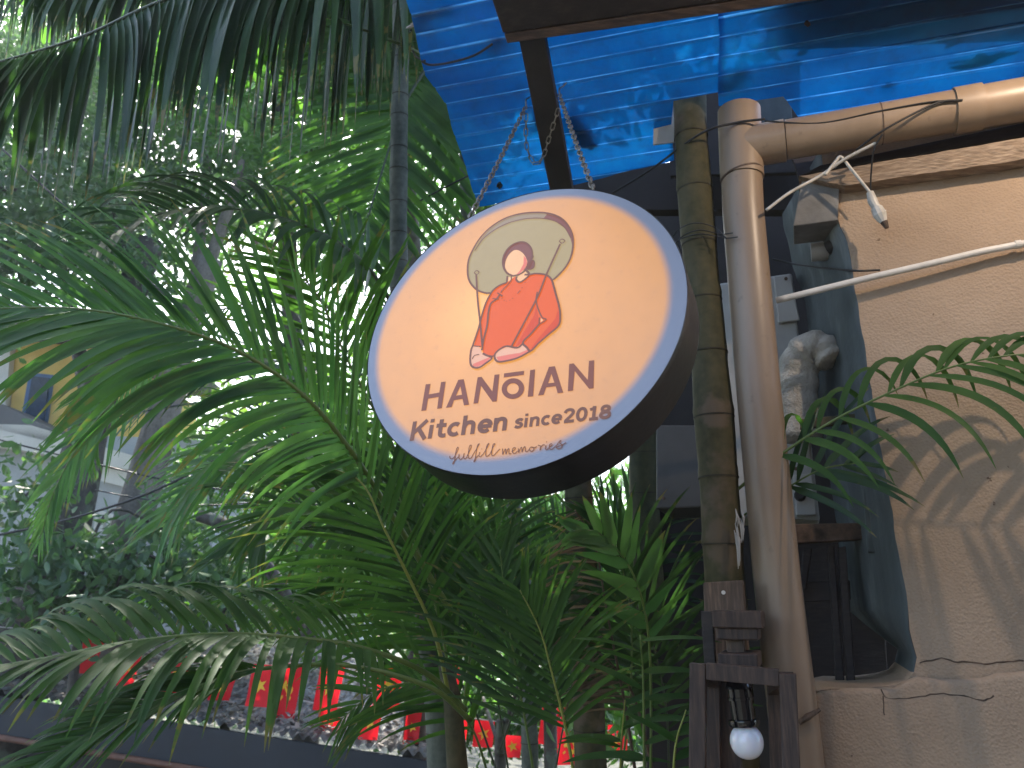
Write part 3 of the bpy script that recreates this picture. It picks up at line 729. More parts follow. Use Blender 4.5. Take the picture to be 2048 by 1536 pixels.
flat('hair_print', [[(458, 560), (465, 480), (500, 420), (560, 378), (620, 366), (670, 385), (700, 430), (702, 490), (690, 545), (655, 600), (560, 600), (480, 600)]], I_hair, .0012, smooth=1)
flat('bun_print', [[(660, 560), (695, 515), (720, 530), (724, 565), (708, 592), (680, 598), (655, 590)]], I_hair, .0012, smooth=1)
flat('neck_print', [[(480, 665), (535, 660), (585, 655), (640, 605), (665, 640), (680, 660), (600, 715), (500, 715)]], I_peach, .0013)
body = [(355, 800), (400, 750), (450, 722), (490, 708), (520, 685), (560, 655), (575, 690), (595, 708), (625, 690), (680, 645), (740, 635), (820, 645), (868, 680), (890, 740), (910, 820), (935, 910), (945, 1000), (930, 1080), (840, 1160), (760, 1230), (690, 1298), (640, 1235), (590, 1250), (540, 1270), (490, 1255), (440, 1280), (395, 1310), (370, 1345), (290, 1325), (275, 1260), (205, 1255), (250, 1100), (275, 1000), (310, 890)]
flat('tunic_print', [body], I_orange, .0014)
flat('tunic_shade_print', [[(560, 1262), (640, 1120), (720, 990), (740, 900), (752, 985), (770, 1040), (700, 1130), (620, 1215)]], I_shade, .0016)
flat('tunic_shade_print', [[(700, 1260), (760, 1180), (830, 1100), (900, 1020), (925, 940), (938, 1000), (925, 1075), (840, 1155), (760, 1222), (690, 1285)]], I_shade, .0016)
flat('elbow_gap_print', [[(778, 1012), (800, 1030), (776, 1050)]], I_peach, .0018)
flat('face_print', [[(472, 560), (485, 505), (520, 455), (565, 430), (615, 450), (650, 495), (662, 540), (640, 590), (600, 630), (545, 655), (500, 635), (478, 600)]], I_peach, .0016, smooth=1)
flat('face_shade_print', [[(632, 480), (655, 505), (662, 545), (640, 592), (600, 630), (560, 650), (600, 608), (630, 550)]], I_pink, .0018)
flat('hand_print', [[(200, 1262), (260, 1265), (282, 1315), (355, 1345), (300, 1400), (240, 1430), (190, 1425), (183, 1350)]], I_skin, .0018, smooth=1)
flat('hand_print', [[(630, 1228), (575, 1268), (490, 1258), (430, 1282), (392, 1318), (390, 1360), (420, 1385), (500, 1375), (590, 1350), (685, 1292)]], I_skin, .0018)
flat('hand_shade_print', [[(400, 1345), (500, 1325), (600, 1310), (670, 1280), (682, 1295), (590, 1348), (500, 1372), (420, 1382)]], I_pink, .0020)
flat('hand_shade_print', [[(200, 1405), (270, 1375), (345, 1345), (352, 1352), (300, 1400), (240, 1428), (200, 1422)]], I_pink, .0020)
mb = MB(); z = .0023
LW = 4.3
def st(pts, w=LW, **k):
    global z
    z += .00004; stroke(mb, pts, w, z, **k)
st([(885, 688), (980, 592), (1032, 500), (1053, 400), (1046, 300), (1000, 210), (930, 150), (830, 118), (720, 113), (600, 125), (470, 165), (350, 240), (262, 330), (200, 430), (163, 520), (155, 620), (172, 700), (228, 768), (300, 798), (355, 800)])
st([(215, 440), (290, 335), (400, 252), (520, 197), (650, 167), (780, 162), (900, 187), (985, 245), (1035, 330)], 2.4)
st([(540, 655), (495, 632), (465, 590), (455, 530), (468, 470), (510, 410), (570, 373), (640, 368), (690, 410), (705, 470), (690, 545), (655, 600), (600, 640), (540, 655)])
st([(535, 432), (500, 470), (478, 520), (470, 580), (500, 640)], 2)
st([(690, 515), (722, 530), (722, 575), (700, 597), (660, 598)], 2.6)
st([(690, 520), (702, 480), (715, 490), (700, 520)], 2.2)
st([(650, 600), (680, 645), (620, 700), (590, 706), (570, 685), (575, 660)])
st([(495, 655), (490, 710)]); st([(528, 660), (522, 700), (450, 780), (440, 800)], 2.8)
st([(490, 712), (430, 735), (380, 770), (350, 810), (310, 890), (275, 1000), (250, 1100), (203, 1240), (185, 1290), (178, 1380), (195, 1428), (250, 1437), (310, 1400), (362, 1355), (312, 1330), (285, 1315)])
st([(430, 815), (400, 855), (355, 890), (335, 960), (322, 1080), (292, 1200), (278, 1290)])
st([(205, 1252), (270, 1258)], 2.6); st([(195, 1365), (215, 1335), (255, 1325)], 2.4)
st([(640, 645), (680, 645), (740, 636), (820, 646), (868, 682), (890, 745), (910, 820), (935, 910), (946, 1000), (930, 1080), (840, 1160), (760, 1230), (695, 1295), (660, 1265), (628, 1222), (700, 1145), (770, 1062)])
st([(750, 790), (740, 860), (755, 930), (790, 1008), (825, 1028), (770, 1062), (770, 1010)], 3)
st([(632, 1228), (580, 1268), (490, 1255), (430, 1282), (390, 1322), (390, 1362), (422, 1388), (500, 1378), (590, 1352), (690, 1298)])
st([(390, 1330), (370, 1340), (330, 1335)], 3)
st([(230, 648), (237, 780), (246, 900), (260, 1020), (282, 1250)]); st([(212, 628), (232, 610), (254, 625), (232, 645), (212, 628)], 2.2)
st([(945, 385), (830, 640), (740, 860), (530, 1258)]); st([(936, 360), (960, 343), (985, 357), (960, 378), (936, 360)], 2.2)
st([(672, 655), (640, 725), (600, 785), (540, 848), (490, 872), (450, 850), (442, 812)], 2, dash=.004)
st([(408, 800), (455, 828)], 2.6); st([(368, 850), (424, 856)], 2.6)
smb(mb, 'outline_print', I_line)
# lettering
def ell(cx, cy, rx, ry, rot, n=40): return [(cx+rx*math.cos(t)*math.cos(rot)-ry*math.sin(t)*math.sin(rot), cy+rx*math.cos(t)*math.sin(rot)+ry*math.sin(t)*math.cos(rot)) for t in [2*math.pi*i/n for i in range(n)]]
L = {'H': [[(235, 545), (275, 308), (319, 303), (303, 397), (396, 380), (412, 287), (454, 283), (418, 521), (377, 526), (390, 420), (297, 436), (280, 540)]],
     'A': [[(455, 517), (565, 267), (615, 262), (662, 490), (615, 496), (603, 437), (527, 450), (506, 511)], [(545, 408), (584, 325), (598, 400)]],
     'N': [[(700, 480), (737, 245), (772, 240), (868, 370), (888, 222), (932, 218), (908, 460), (870, 464), (768, 322), (742, 476)]],
     'macron': [[(972, 210), (1152, 187), (1148, 224), (970, 248)]],
     'o': [ell(1052, 346, 101, 92, -.25), ell(1051, 347, 53, 48, -.25)],
     'I': [[(1205, 181), (1250, 174), (1232, 415), (1183, 420)]],
     'A2': [[(1275, 408), (1372, 152), (1425, 146), (1500, 382), (1450, 388), (1432, 325), (1348, 336), (1325, 402)], [(1366, 298), (1394, 215), (1420, 292)]],
     'N2': [[(1540, 370), (1552, 126), (1592, 121), (1718, 268), (1728, 98), (1776, 93), (1770, 343), (1730, 349), (1602, 190), (1586, 364)]]}
for k in L: flat('letter', L[k], I_text, .0008, z3)
def arc(cx, cy, rx, ry, a0, a1, n=12): return [(cx+rx*math.cos(math.radians(lerp(a0, a1, i/n))), cy+ry*math.sin(math.radians(lerp(a0, a1, i/n)))) for i in range(n+1)]
GL = {'K': (.78, [[(.11, 0), (.11, 1)], [(.15, .40), (.66, 1)], [(.32, .62), (.68, 0)]]),
      'i': (.32, [[(.11, 0), (.11, .72)], [(.11, .84), (.11, 1.03)]]),
      't': (.50, [[(.20, .96), (.20, .28), (.25, .13), (.35, .09), (.46, .10)], [(0, .64), (.44, .64)]]),
      'c': (.62, [arc(.33, .36, .235, .275, 48, 312)]),
      'h': (.70, [[(.11, 0), (.11, 1.02)], [(.12, .40), (.20, .58), (.34, .64), (.47, .58), (.51, .44), (.51, 0)]]),
      'e': (.68, [arc(.33, .36, .235, .275, 0, 315), [(.12, .345), (.62, .345)]]),
      'n': (.70, [[(.11, 0), (.11, .72)], [(.12, .40), (.20, .58), (.34, .64), (.47, .58), (.51, .44), (.51, 0)]]),
      's': (.60, [[(.50, .56), (.38, .645), (.22, .635), (.13, .53), (.22, .42), (.38, .35), (.46, .22), (.38, .10), (.22, .08), (.06, .17)]]),
      '2': (.68, [[(.09, .70), (.16, .86), (.32, .92), (.48, .85), (.53, .68), (.42, .48), (.14, .13)], [(.07, .09), (.62, .09)]]),
      '0': (.70, [arc(.33, .5, .225, .41, 0, 360, 24)]), '1': (.58, [[(.06, .76), (.24, .84), (.29, .98)], [(.30, 0), (.30, 1)], [(.06, .08), (.54, .08)]]),
      '8': (.68, [arc(.33, .73, .185, .185, 0, 360, 20), arc(.33, .29, .235, .21, 0, 360, 20)])}
def word(text, bl, br_, tl, tr2, wpx, name='word'):
    tot = sum(GL[c][0] for c in text); x = 0
    for ch in text:
        wd_, sts = GL[ch]; m = MB()
        for q_, st_ in enumerate(sts):
            def tf(a, b):
                s_ = (x+a)/tot; return z3(lerp(lerp(bl[0], br_[0], s_), lerp(tl[0], tr2[0], s_), b), lerp(lerp(bl[1], br_[1], s_), lerp(tl[1], tr2[1], s_), b))
            stroke(m, st_, wpx, .0008+.00006*q_, tf=tf, smooth=len(st_) > 3)
        smb(m, 'letter', I_text2); x += wd_
word('Kitchen', (127, 812), (1012, 716), (158, 640), (1032, 545), 9.0)
word('since', (1057, 703), (1490, 655), (1072, 585), (1502, 530), 6.2)
word('2018', (1492, 655), (1925, 607), (1506, 528), (1938, 485), 6.5)
mb = MB(); z = .0008
cur = [[(488, 945), (495, 968), (520, 965), (550, 915), (565, 880), (560, 868), (548, 890), (535, 960), (527, 1005), (517, 1018), (520, 1000), (545, 975), (572, 948)],
       [(572, 928), (572, 965), (590, 975), (610, 950), (618, 920), (613, 960), (628, 970), (645, 950)], [(642, 950), (675, 880), (680, 850), (665, 860), (655, 920), (655, 960), (675, 965), (692, 945)],
       [(690, 945), (735, 870), (752, 838), (738, 850), (725, 910), (715, 980), (705, 998), (712, 975), (745, 940)], [(757, 910), (750, 945), (765, 950), (785, 930)],
       [(785, 935), (825, 865), (838, 835), (822, 850), (812, 900), (812, 945), (830, 945), (850, 925)], [(850, 925), (880, 860), (892, 838), (875, 845), (865, 900), (865, 940), (885, 938), (915, 905), (937, 883)],
       [(960, 880), (962, 932), (975, 900), (987, 885), (990, 930), (1005, 890), (1017, 882), (1018, 925), (1038, 922)], [(1040, 908), (1068, 890), (1072, 872), (1052, 880), (1050, 915), (1072, 922), (1095, 900)],
       [(1100, 878), (1105, 915), (1118, 882), (1130, 870), (1135, 910), (1148, 875), (1160, 865), (1166, 905), (1185, 902), (1200, 885)], [(1215, 868), (1237, 875), (1235, 895), (1215, 905), (1200, 890), (1212, 868), (1245, 872), (1265, 862)],
       [(1275, 850), (1298, 860), (1293, 895), (1300, 870), (1320, 848), (1337, 850)], [(1347, 852), (1342, 883), (1357, 888), (1375, 870)], [(1375, 868), (1400, 850), (1395, 838), (1378, 850), (1380, 880), (1402, 885), (1435, 855)],
       [(1435, 862), (1462, 822), (1480, 808), (1470, 830), (1490, 850), (1480, 875), (1455, 882), (1442, 868), (1490, 848), (1527, 826)]]
for i, c in enumerate(cur): st(c, 1.9, tf=z3)
for (x, y) in ((775, 885), (1352, 822)): st([(x-3, y), (x+4, y-1)], 1.8, tf=z3, smooth=False)
smb(mb, 'slogan_print', I_text2)

# ------------------------------------------------------------------ chains
def link_mesh():
    m = MB(); n = 14; path = []
    for i in range(n):
        t = 2*math.pi*i/n; path.append(Vector((math.cos(t)*.0052, math.sin(t)*.0052+(.0072 if math.sin(t) > 0 else -.0062), 0)))
    r = .0017; k = 5
    for i, p in enumerate(path):
        T = (path[(i+1) % n]-path[i-1]).normalized(); a = Vector((0, 0, 1)); b = T.cross(a)
        for j in range(k): t = 2*math.pi*j/k; m.v.append(p+(a*math.cos(t)+b*math.sin(t))*r)
    for i in range(n):
        for j in range(k): m.f.append((i*k+j, i*k+(j+1) % k, ((i+1) % n)*k+(j+1) % k, ((i+1) % n)*k+j))
    me = bpy.data.meshes.new('link'); me.from_pydata([tuple(v) for v in m.v], [], m.f); me.update()
    me.polygons.foreach_set('use_smooth', [True]*len(me.polygons)); me.materials.append(M['chain']); return me
LINK = link_mesh()
def chain(pts, label):
    q = catmull(pts, 200); t = thing('chain', label, 'chain', q[0], 'steel link chains holding the round sign')
    step = .021; d = 0; nxt = 0; i = 0; flip = 0
    for a, b in zip(q, q[1:]):
        while d+(b-a).length >= nxt:
            p = a.lerp(b, (nxt-d)/max(1e-9, (b-a).length)); T = (b-a).normalized()
            X = T.orthogonal().normalized(); X = Matrix.Rotation(math.radians(35+90*(flip % 2)+rnd.uniform(-12, 12)), 3, T) @ X; Z = X.cross(T)
            o = bpy.data.objects.new('link', LINK); COL.objects.link(o); o.parent = t
            R = Matrix((X, T, Z)).transposed().to_4x4()
            o.matrix_basis = Matrix.Translation(p-q[0]) @ R
            nxt += step; flip += 1
        d += (b-a).length
    return t
def onsign(ang, z=-.03): return SM @ Vector((RS*math.cos(ang), RS*math.sin(ang), z))
l_top = RP(1052, 212, .055); r_top = RP(1119, 190, .055)
def nearest(px, py, z=-.04):
    return hit(px, py, SC+SN*z, SN)
s_l = nearest(938, 438, -.03); s_r = nearest(1186, 378, -.03)
chain([s_l, s_l.lerp(l_top, .5)+Vector((0, 0, -.004)), l_top], 'left steel chain holding the round sign')
chain([s_r, s_r.lerp(r_top, .5)+Vector((0, 0, -.004)), r_top], 'right steel chain holding the round sign')
mid = RP(1070, 322, .055)-Vector((0, 0, 0))
chain([RP(1052, 235, .06), RP(1053, 290, .07), RP(1068, 325, .075), RP(1085, 315, .075), RP(1100, 270, .07), RP(1118, 215, .06)], 'loose loop of spare chain hanging between the two sign chains')
for (p, lab) in ((l_top, 'dark hook on the rafter holding the left sign chain'), (r_top, 'dark hook on the rafter holding the right sign chain')):
    m = MB(); m.tube(catmull([p, p+Vector((0, 0, .02)), p+Vector((.01, .01, .035)), p+Vector((.02, .015, .05))], 10), .0022, 6)
    tag(m.build('hook', M['chain']), lab, 'hook')

# ================================================================== PALMS
def trunk_mesh(pts, rads, mat, parent, spacing=.11, name='trunk', n=48, bulge=.06, wob=.004):
    q = catmull([Vector(p) for p in pts], n*3); cum = [0]
    for a, b in zip(q, q[1:]): cum.append(cum[-1]+(b-a).length)
    rr = []; rings = []; nx = spacing*.5
    for i, s_ in enumerate(cum):
        t = s_/cum[-1]*(len(rads)-1); k = min(int(t), len(rads)-2); r = lerp(rads[k], rads[k+1], t-k)
        ph = (s_ % spacing)/spacing
        rr.append(r*(1+bulge*(max(0, 1-ph*9)+max(0, (ph-.86)*7)))+wob*noise.noise(q[i]*6))
    m = MB(); m.tube(q, rr, 24, caps=True); o = autosmooth(m.build(name, M[mat], parent), 60)
    return q, cum, rr
def trunk_rings(q, cum, rr, spacing, parent, mat='ring'):
    nx = 0
    for i, s_ in enumerate(cum[:-1]):
        if s_ >= nx:
            nx += spacing; T = (q[i+1]-q[i]).normalized()
            m = MB(); m.tube([q[i]-T*.0018, q[i]+T*.0018], [rr[i]*1.004+.0012]*2, 24); m.build('leaf_scar', M[mat], parent)

def leaflet_geo(p0, d0, nrm, L, wmax, droop, seg=7, twist=0, tipk=1.0):
    """folded strip leaflet; returns verts, faces"""
    d = d0.normalized(); p = Vector(p0); V = []; Fc = []; st_ = L/seg
    for i in range(seg+1):
        t = i/seg
        side = d.cross(nrm)
        if side.length < 1e-4: side = d.orthogonal()
        side.normalize(); nn = side.cross(d).normalized()
        wd = wmax*(min(1, .30+t*5))*(1-t**2.6)**.8
        wd = max(wd, wmax*.03)
        V += [p-side*wd/2+nn*wd*.14, p+Vector((0, 0, 0)), p+side*wd/2+nn*wd*.14]
        p = p+d*st_
        g = droop*(.15+t*1.35)*tipk
        d = (d+Vector((0, 0, -1))*g*st_*8).normalized()
        if twist: nrm = Matrix.Rotation(twist/seg, 3, d) @ nrm
    for i in range(seg):
        a = 3*i; Fc += [(a, a+1, a+4, a+3), (a+1, a+2, a+5, a+4)]
    return V, Fc

def frond(parent, pts, normal, n=40, L=.5, w=.022, a0=65, a1=25, lift=.2, droop=.25, t0=.15, mat='frond', rmat='rachis',
          r0=.008, sides=(1, -1), joined=False, lprof=None, seed=0, jitter=.12, lab=None, seg=7, skip=0, lmul=(1, 1), dmul=(1, 1)):
    R = random.Random(seed*77+5); q = catmull(pts, 60); normal = Vector(normal).normalized()
    m = MB(); m.tube(q, [lerp(r0, .0016, (i/59)**.8) for i in range(60)], 8)
    fr = m.build('frond', M[rmat], parent, True)
    if lab: fr['label'] = lab
    jb = MB()
    for k in range(n):
        t = t0+(1-t0)*(k+.5)/n
        for si, s_ in enumerate(sides):
            if R.random() < skip: continue
            tt = min(.995, max(0, t+R.uniform(-.3, .3)/n)); f = tt*59; i = min(int(f), 58)
            p = q[i].lerp(q[i+1], f-i); T = (q[i+1]-q[i]).normalized()
            Sv = T.cross(normal).normalized(); Nn = Sv.cross(T).normalized()
            if Nn.dot(normal) < 0: Nn = -Nn
            a = math.radians(lerp(a0, a1, tt)+R.uniform(-6, 6))
            u = (tt-t0)/(1-t0)
            prof = lprof(u) if lprof else (.55+.45*math.sin(math.pi*min(1, u*1.15+.12)))*(1 if u < .8 else 1-(u-.8)*1.8)
            ll = L*prof*(1+R.uniform(-jitter, jitter))*lmul[si]
            d = T*math.cos(a)+Sv*s_*math.sin(a)+Nn*(lift+R.uniform(-.08, .08))
            if ll < .02: continue
            V, Fc = leaflet_geo(p, d, Nn, ll, w*(1+R.uniform(-.15, .15))*min(1, .6+prof*.45), droop*dmul[si]*(1+R.uniform(-.25, .25)), seg, R.uniform(-.5, .5))
            if joined: jb.add(V, Fc)
            else: settip(mobj('leaflet', V, Fc, M[mat], fr, True), seg)
    if joined:
        o = jb.build('leaflets', M[mat], fr, True); o['kind'] = 'stuff'; settip(o, seg)
    return fr
TOCAM = Vector((0, -1, .15))

# --- palm stem beside the downpipe
pt = thing('palm_tree', 'green ringed palm stem standing just left of the grey downpipe', 'palm', WP(1450, 1500, -.02))
pts = [WP(1378, 178, -.01), WP(1384, 300, 0), WP(1399, 500, 0), WP(1422, 760, .0), WP(1440, 1000, .0), WP(1452, 1200, 0), WP(1478, 1560, 0)]
b = pts[-1]; pts.append(Vector((b.x+.08, b.y, 1.5))); pts.append(Vector((b.x+.1, b.y, 0)))
q, cum, rr = trunk_mesh(pts, [.046, .047, .049, .054, .058, .062, .066, .07], 'trunk_green', pt, .16)
trunk_rings(q, cum, rr, .16, pt)
# peeled fibre flap
m = MB()
for i in range(10):
    a = WP(1474+R_ if (R_ := rnd.uniform(-10, 8)) else 1474, 1035+rnd.uniform(-20, 30), .062); b_ = a+Vector((rnd.uniform(-.008, .008), rnd.uniform(-.01, 0), -rnd.uniform(.03, .09)))
    m.tube([a, a.lerp(b_, .5)+Vector((.003, -.003, 0)), b_], [.001, .003, .0008], 5)
m.build('fibre', M['white_metal'], pt)
# --- the frond against the wall
fp = thing('palm_frond', 'single green palm frond arching in front of the beige wall, casting its shadow', 'frond', WP(1520, 960, .1))
W8 = [WP(1440, 1010, -.02), WP(1540, 925, .02), WP(1660, 845, .06), WP(1780, 785, .08), WP(1900, 735, .09), WP(2010, 712, .10), WP(2120, 705, .1)]
# frond helpers replaced by a direct child so that the rachis is a part
frond(fp, W8, (WN*.8+UP*.55), n=14, L=.30, w=.018, a0=58, a1=42, lift=.12, droop=1.15, t0=.16, mat='frond', r0=.004, seed=8, rmat='rachis', seg=12, jitter=.08, lmul=(1.0, 1.0), dmul=(.8, 2.8), lprof=lambda u: .75+.3*math.sin(math.pi*u))
fp2 = thing('palm_frond', 'short palm spray with few leaflets low behind the grey downpipe', 'frond', WP(1520, 1000, .05))
frond(fp2, [WP(1440, 1060, -.08), WP(1560, 985, -.03), WP(1640, 940, .0), WP(1720, 925, .0)], WN+UP*.5, n=6, L=.26, w=.017, a0=60, a1=30, lift=.1, droop=.5, t0=.3, mat='frond_dark', r0=.003, seed=9)

# --- slim grey palm, left of the roof
def palm(label, pts, rads, mat, sp, tail=None, bulge=.04, group=None):
    t = thing('palm_tree', label, 'palm', pts[-1], group); q, c, r = trunk_mesh(pts, rads, mat, t, sp, bulge=bulge)
    trunk_rings(q, c, r, sp, t); return t
p1 = [P(808, -420, 3.3), P(804, -100, 3.25), P(800, 150, 3.2), P(797, 480, 3.1), P(806, 760, 3.0), P(838, 1000, 2.9), P(856, 1250, 2.8), P(884, 1560, 2.7)]
e = p1[-1]; p1.append(Vector((e.x+.12, e.y-.1, 1.3))); p1.append(Vector((e.x+.18, e.y-.1, 0)))
palmA = palm('slim grey ringed palm stem rising left of the blue roof', p1, [.033, .034, .036, .040, .048, .058, .066, .07, .075], 'trunk_grey', .12)
p2 = [P(926, 150, 3.6), P(930, 330, 3.6), P(938, 480, 3.55), P(985, 800, 3.4), P(1040, 1100, 3.3), P(1060, 1536, 3.2)]
e = p2[-1]; p2.append(Vector((e.x, e.y, 0)))
palmB = palm('thin grey palm stem hidden behind the left edge of the sign', p2, [.026, .028, .032, .04, .045, .05], 'trunk_grey', .12)
p3 = [P(1130, 650, 2.6), P(1152, 900, 2.55), P(1160, 1050, 2.5), P(1170, 1250, 2.45), P(1182, 1560, 2.4)]
e = p3[-1]; p3.append(Vector((e.x+.02, e.y, 0)))
palmC = palm('olive green palm stem below the middle of the sign', p3, [.045, .048, .052, .056, .06], 'trunk_green', .145)
p4 = [P(1275, 500, 2.9), P(1285, 900, 2.85), P(1300, 1200, 2.8), P(1325, 1560, 2.75)]
e = p4[-1]; p4.append(Vector((e.x+.02, e.y, 0)))
palmD = palm('dark brown palm stem in the shade right of the sign', p4, [.05, .055, .06, .065], 'trunk_dark', .15)

pk = lambda *a: [P(*x) for x in a]
# F1: long hanging fronds across the top left
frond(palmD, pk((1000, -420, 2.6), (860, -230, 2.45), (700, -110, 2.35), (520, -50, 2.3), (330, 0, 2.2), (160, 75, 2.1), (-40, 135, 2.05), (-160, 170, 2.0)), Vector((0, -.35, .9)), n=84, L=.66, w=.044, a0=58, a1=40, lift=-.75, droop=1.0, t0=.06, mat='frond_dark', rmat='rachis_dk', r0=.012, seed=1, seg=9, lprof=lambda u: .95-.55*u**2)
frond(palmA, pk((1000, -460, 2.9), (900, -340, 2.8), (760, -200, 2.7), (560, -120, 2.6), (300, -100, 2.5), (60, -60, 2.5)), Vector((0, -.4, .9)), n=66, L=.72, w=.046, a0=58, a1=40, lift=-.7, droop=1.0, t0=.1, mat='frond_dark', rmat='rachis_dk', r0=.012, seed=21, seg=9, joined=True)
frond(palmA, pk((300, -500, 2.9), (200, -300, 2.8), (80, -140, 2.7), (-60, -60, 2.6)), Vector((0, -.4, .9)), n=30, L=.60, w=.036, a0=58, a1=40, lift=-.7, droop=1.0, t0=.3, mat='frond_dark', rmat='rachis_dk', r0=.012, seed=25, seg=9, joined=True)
# F2: broad frond hanging from behind the roof corner
frond(palmB, pk((905, 20, 3.7), (862, 118, 3.6), (806, 215, 3.5), (768, 330, 3.4), (735, 440, 3.3), (715, 540, 3.2)), TOCAM, n=58, L=.66, w=.034, a0=74, a1=40, lift=.0, droop=.10, t0=.03, mat='frond', rmat='rachis_dk', r0=.012, seed=2, seg=8)
frond(palmB, pk((960, -60, 4.0), (900, 60, 3.9), (880, 120, 3.9), (905, 240, 3.8), (940, 400, 3.8)), TOCAM, n=40, L=.7, w=.034, a0=50, a1=20, lift=.0, droop=.2, t0=.05, mat='frond', rmat='rachis_dk', r0=.01, seed=22)
frond(palmA, pk((860, -160, 3.6), (780, -40, 3.6), (700, 60, 3.6), (620, 180, 3.6)), TOCAM, n=44, L=.5, w=.028, a0=70, a1=40, lift=.0, droop=.4, t0=.05, mat='frond', r0=.01, seed=23, joined=True)
frond(palmA, pk((862, 118, 2.7), (780, 80, 2.6), (700, 50, 2.5), (655, 36, 2.4)), TOCAM, n=1, L=.2, w=.05, t0=.5, mat='frond', r0=.008, seed=24)
# F3: arching frond in the middle
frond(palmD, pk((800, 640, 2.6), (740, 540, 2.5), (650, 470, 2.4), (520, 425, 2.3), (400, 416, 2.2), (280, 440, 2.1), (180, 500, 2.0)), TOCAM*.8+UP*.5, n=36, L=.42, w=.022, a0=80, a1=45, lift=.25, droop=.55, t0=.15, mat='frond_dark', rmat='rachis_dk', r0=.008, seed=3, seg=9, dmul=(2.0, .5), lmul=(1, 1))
# F4: the big light green frond across the left
frond(palmA, pk((900, 1220, 2.3), (790, 1040, 2.15), (700, 900, 2.0), (600, 785, 1.88), (470, 700, 1.78), (320, 648, 1.68), (150, 618, 1.6), (-60, 622, 1.52), (-200, 650, 1.5)), TOCAM*.9+UP*.4, n=76, L=.48, w=.0195, a0=58, a1=34, lift=.1, droop=.30, t0=.18, mat='frond_light', r0=.010, seed=4, seg=9, lmul=(.9, 1.05), dmul=(.7, 1.1))
frond(palmC, pk((960, 1300, 2.8), (860, 1050, 2.7), (780, 880, 2.6), (700, 730, 2.5), (640, 600, 2.4), (560, 500, 2.35)), TOCAM, n=34, L=.50, w=.019, a0=68, a1=30, lift=.1, droop=.2, t0=.2, mat='frond', r0=.010, seed=41, seg=8)
frond(palmC, pk((930, 1250, 3.0), (800, 1050, 2.9), (680, 930, 2.8), (540, 880, 2.7), (420, 930, 2.65), (330, 1050, 2.6)), TOCAM*.6+UP*.6, n=54, L=.55, w=.020, a0=70, a1=35, lift=.1, droop=.4, t0=.15, mat='frond_light', r0=.009, seed=42, seg=8)
frond(palmC, pk((940, 1300, 2.6), (800, 1130, 2.5), (700, 1040, 2.4), (560, 1010, 2.3), (480, 1100, 2.2)), TOCAM*.6+UP*.6, n=34, L=.45, w=.02, a0=68, a1=35, lift=.1, droop=.45, t0=.2, mat='frond', r0=.008, seed=43, seg=8, joined=True)
# F5: lower arching frond to the left
frond(palmA, pk((930, 1420, 2.1), (850, 1345, 2.0), (720, 1295, 1.9), (580, 1275, 1.8), (430, 1268, 1.72), (250, 1285, 1.65), (80, 1318, 1.6), (-100, 1345, 1.55)), TOCAM*.5+UP*.8, n=48, L=.40, w=.021, a0=72, a1=50, lift=.3, droop=.75, t0=.24, mat='frond', rmat='rachis', r0=.009, seed=5, seg=9, lmul=(1, .95), dmul=(1.5, 1))
# F6: lowest frond with narrow leaflets
frond(palmC, pk((940, 1440, 1.9), (860, 1375, 1.8), (700, 1332, 1.7), (520, 1338, 1.62), (400, 1372, 1.55), (250, 1430, 1.5), (90, 1520, 1.45), (-20, 1600, 1.4)), TOCAM*.5+UP*.8, n=60, L=.22, w=.013, a0=40, a1=25, lift=.15, droop=.7, t0=.42, mat='frond', rmat='rachis', r0=.007, seed=6, seg=7)
# F7: withered tip at far left
frond(palmB, pk((330, 700, 2.5), (240, 790, 2.5), (170, 870, 2.5), (110, 980, 2.5), (80, 1080, 2.5)), TOCAM, n=26, L=.26, w=.014, a0=40, a1=15, lift=0, droop=.5, t0=.02, mat='frond_light', r0=.004, seed=7)
frond(palmC, pk((520, 600, 2.7), (380, 640, 2.7), (260, 720, 2.7), (190, 800, 2.7), (170, 920, 2.7)), TOCAM, n=30, L=.3, w=.016, a0=50, a1=20, lift=0, droop=.5, t0=.05, mat='frond', r0=.004, seed=71, joined=True)
frond(palmB, pk((760, 1000, 3.2), (690, 820, 3.2), (560, 720, 3.1), (400, 740, 3.0), (280, 820, 3.0)), TOCAM*.6+UP*.5, n=36, L=.5, w=.02, a0=60, a1=30, lift=.1, droop=.3, t0=.15, mat='frond_dark', r0=.006, seed=72, joined=True)
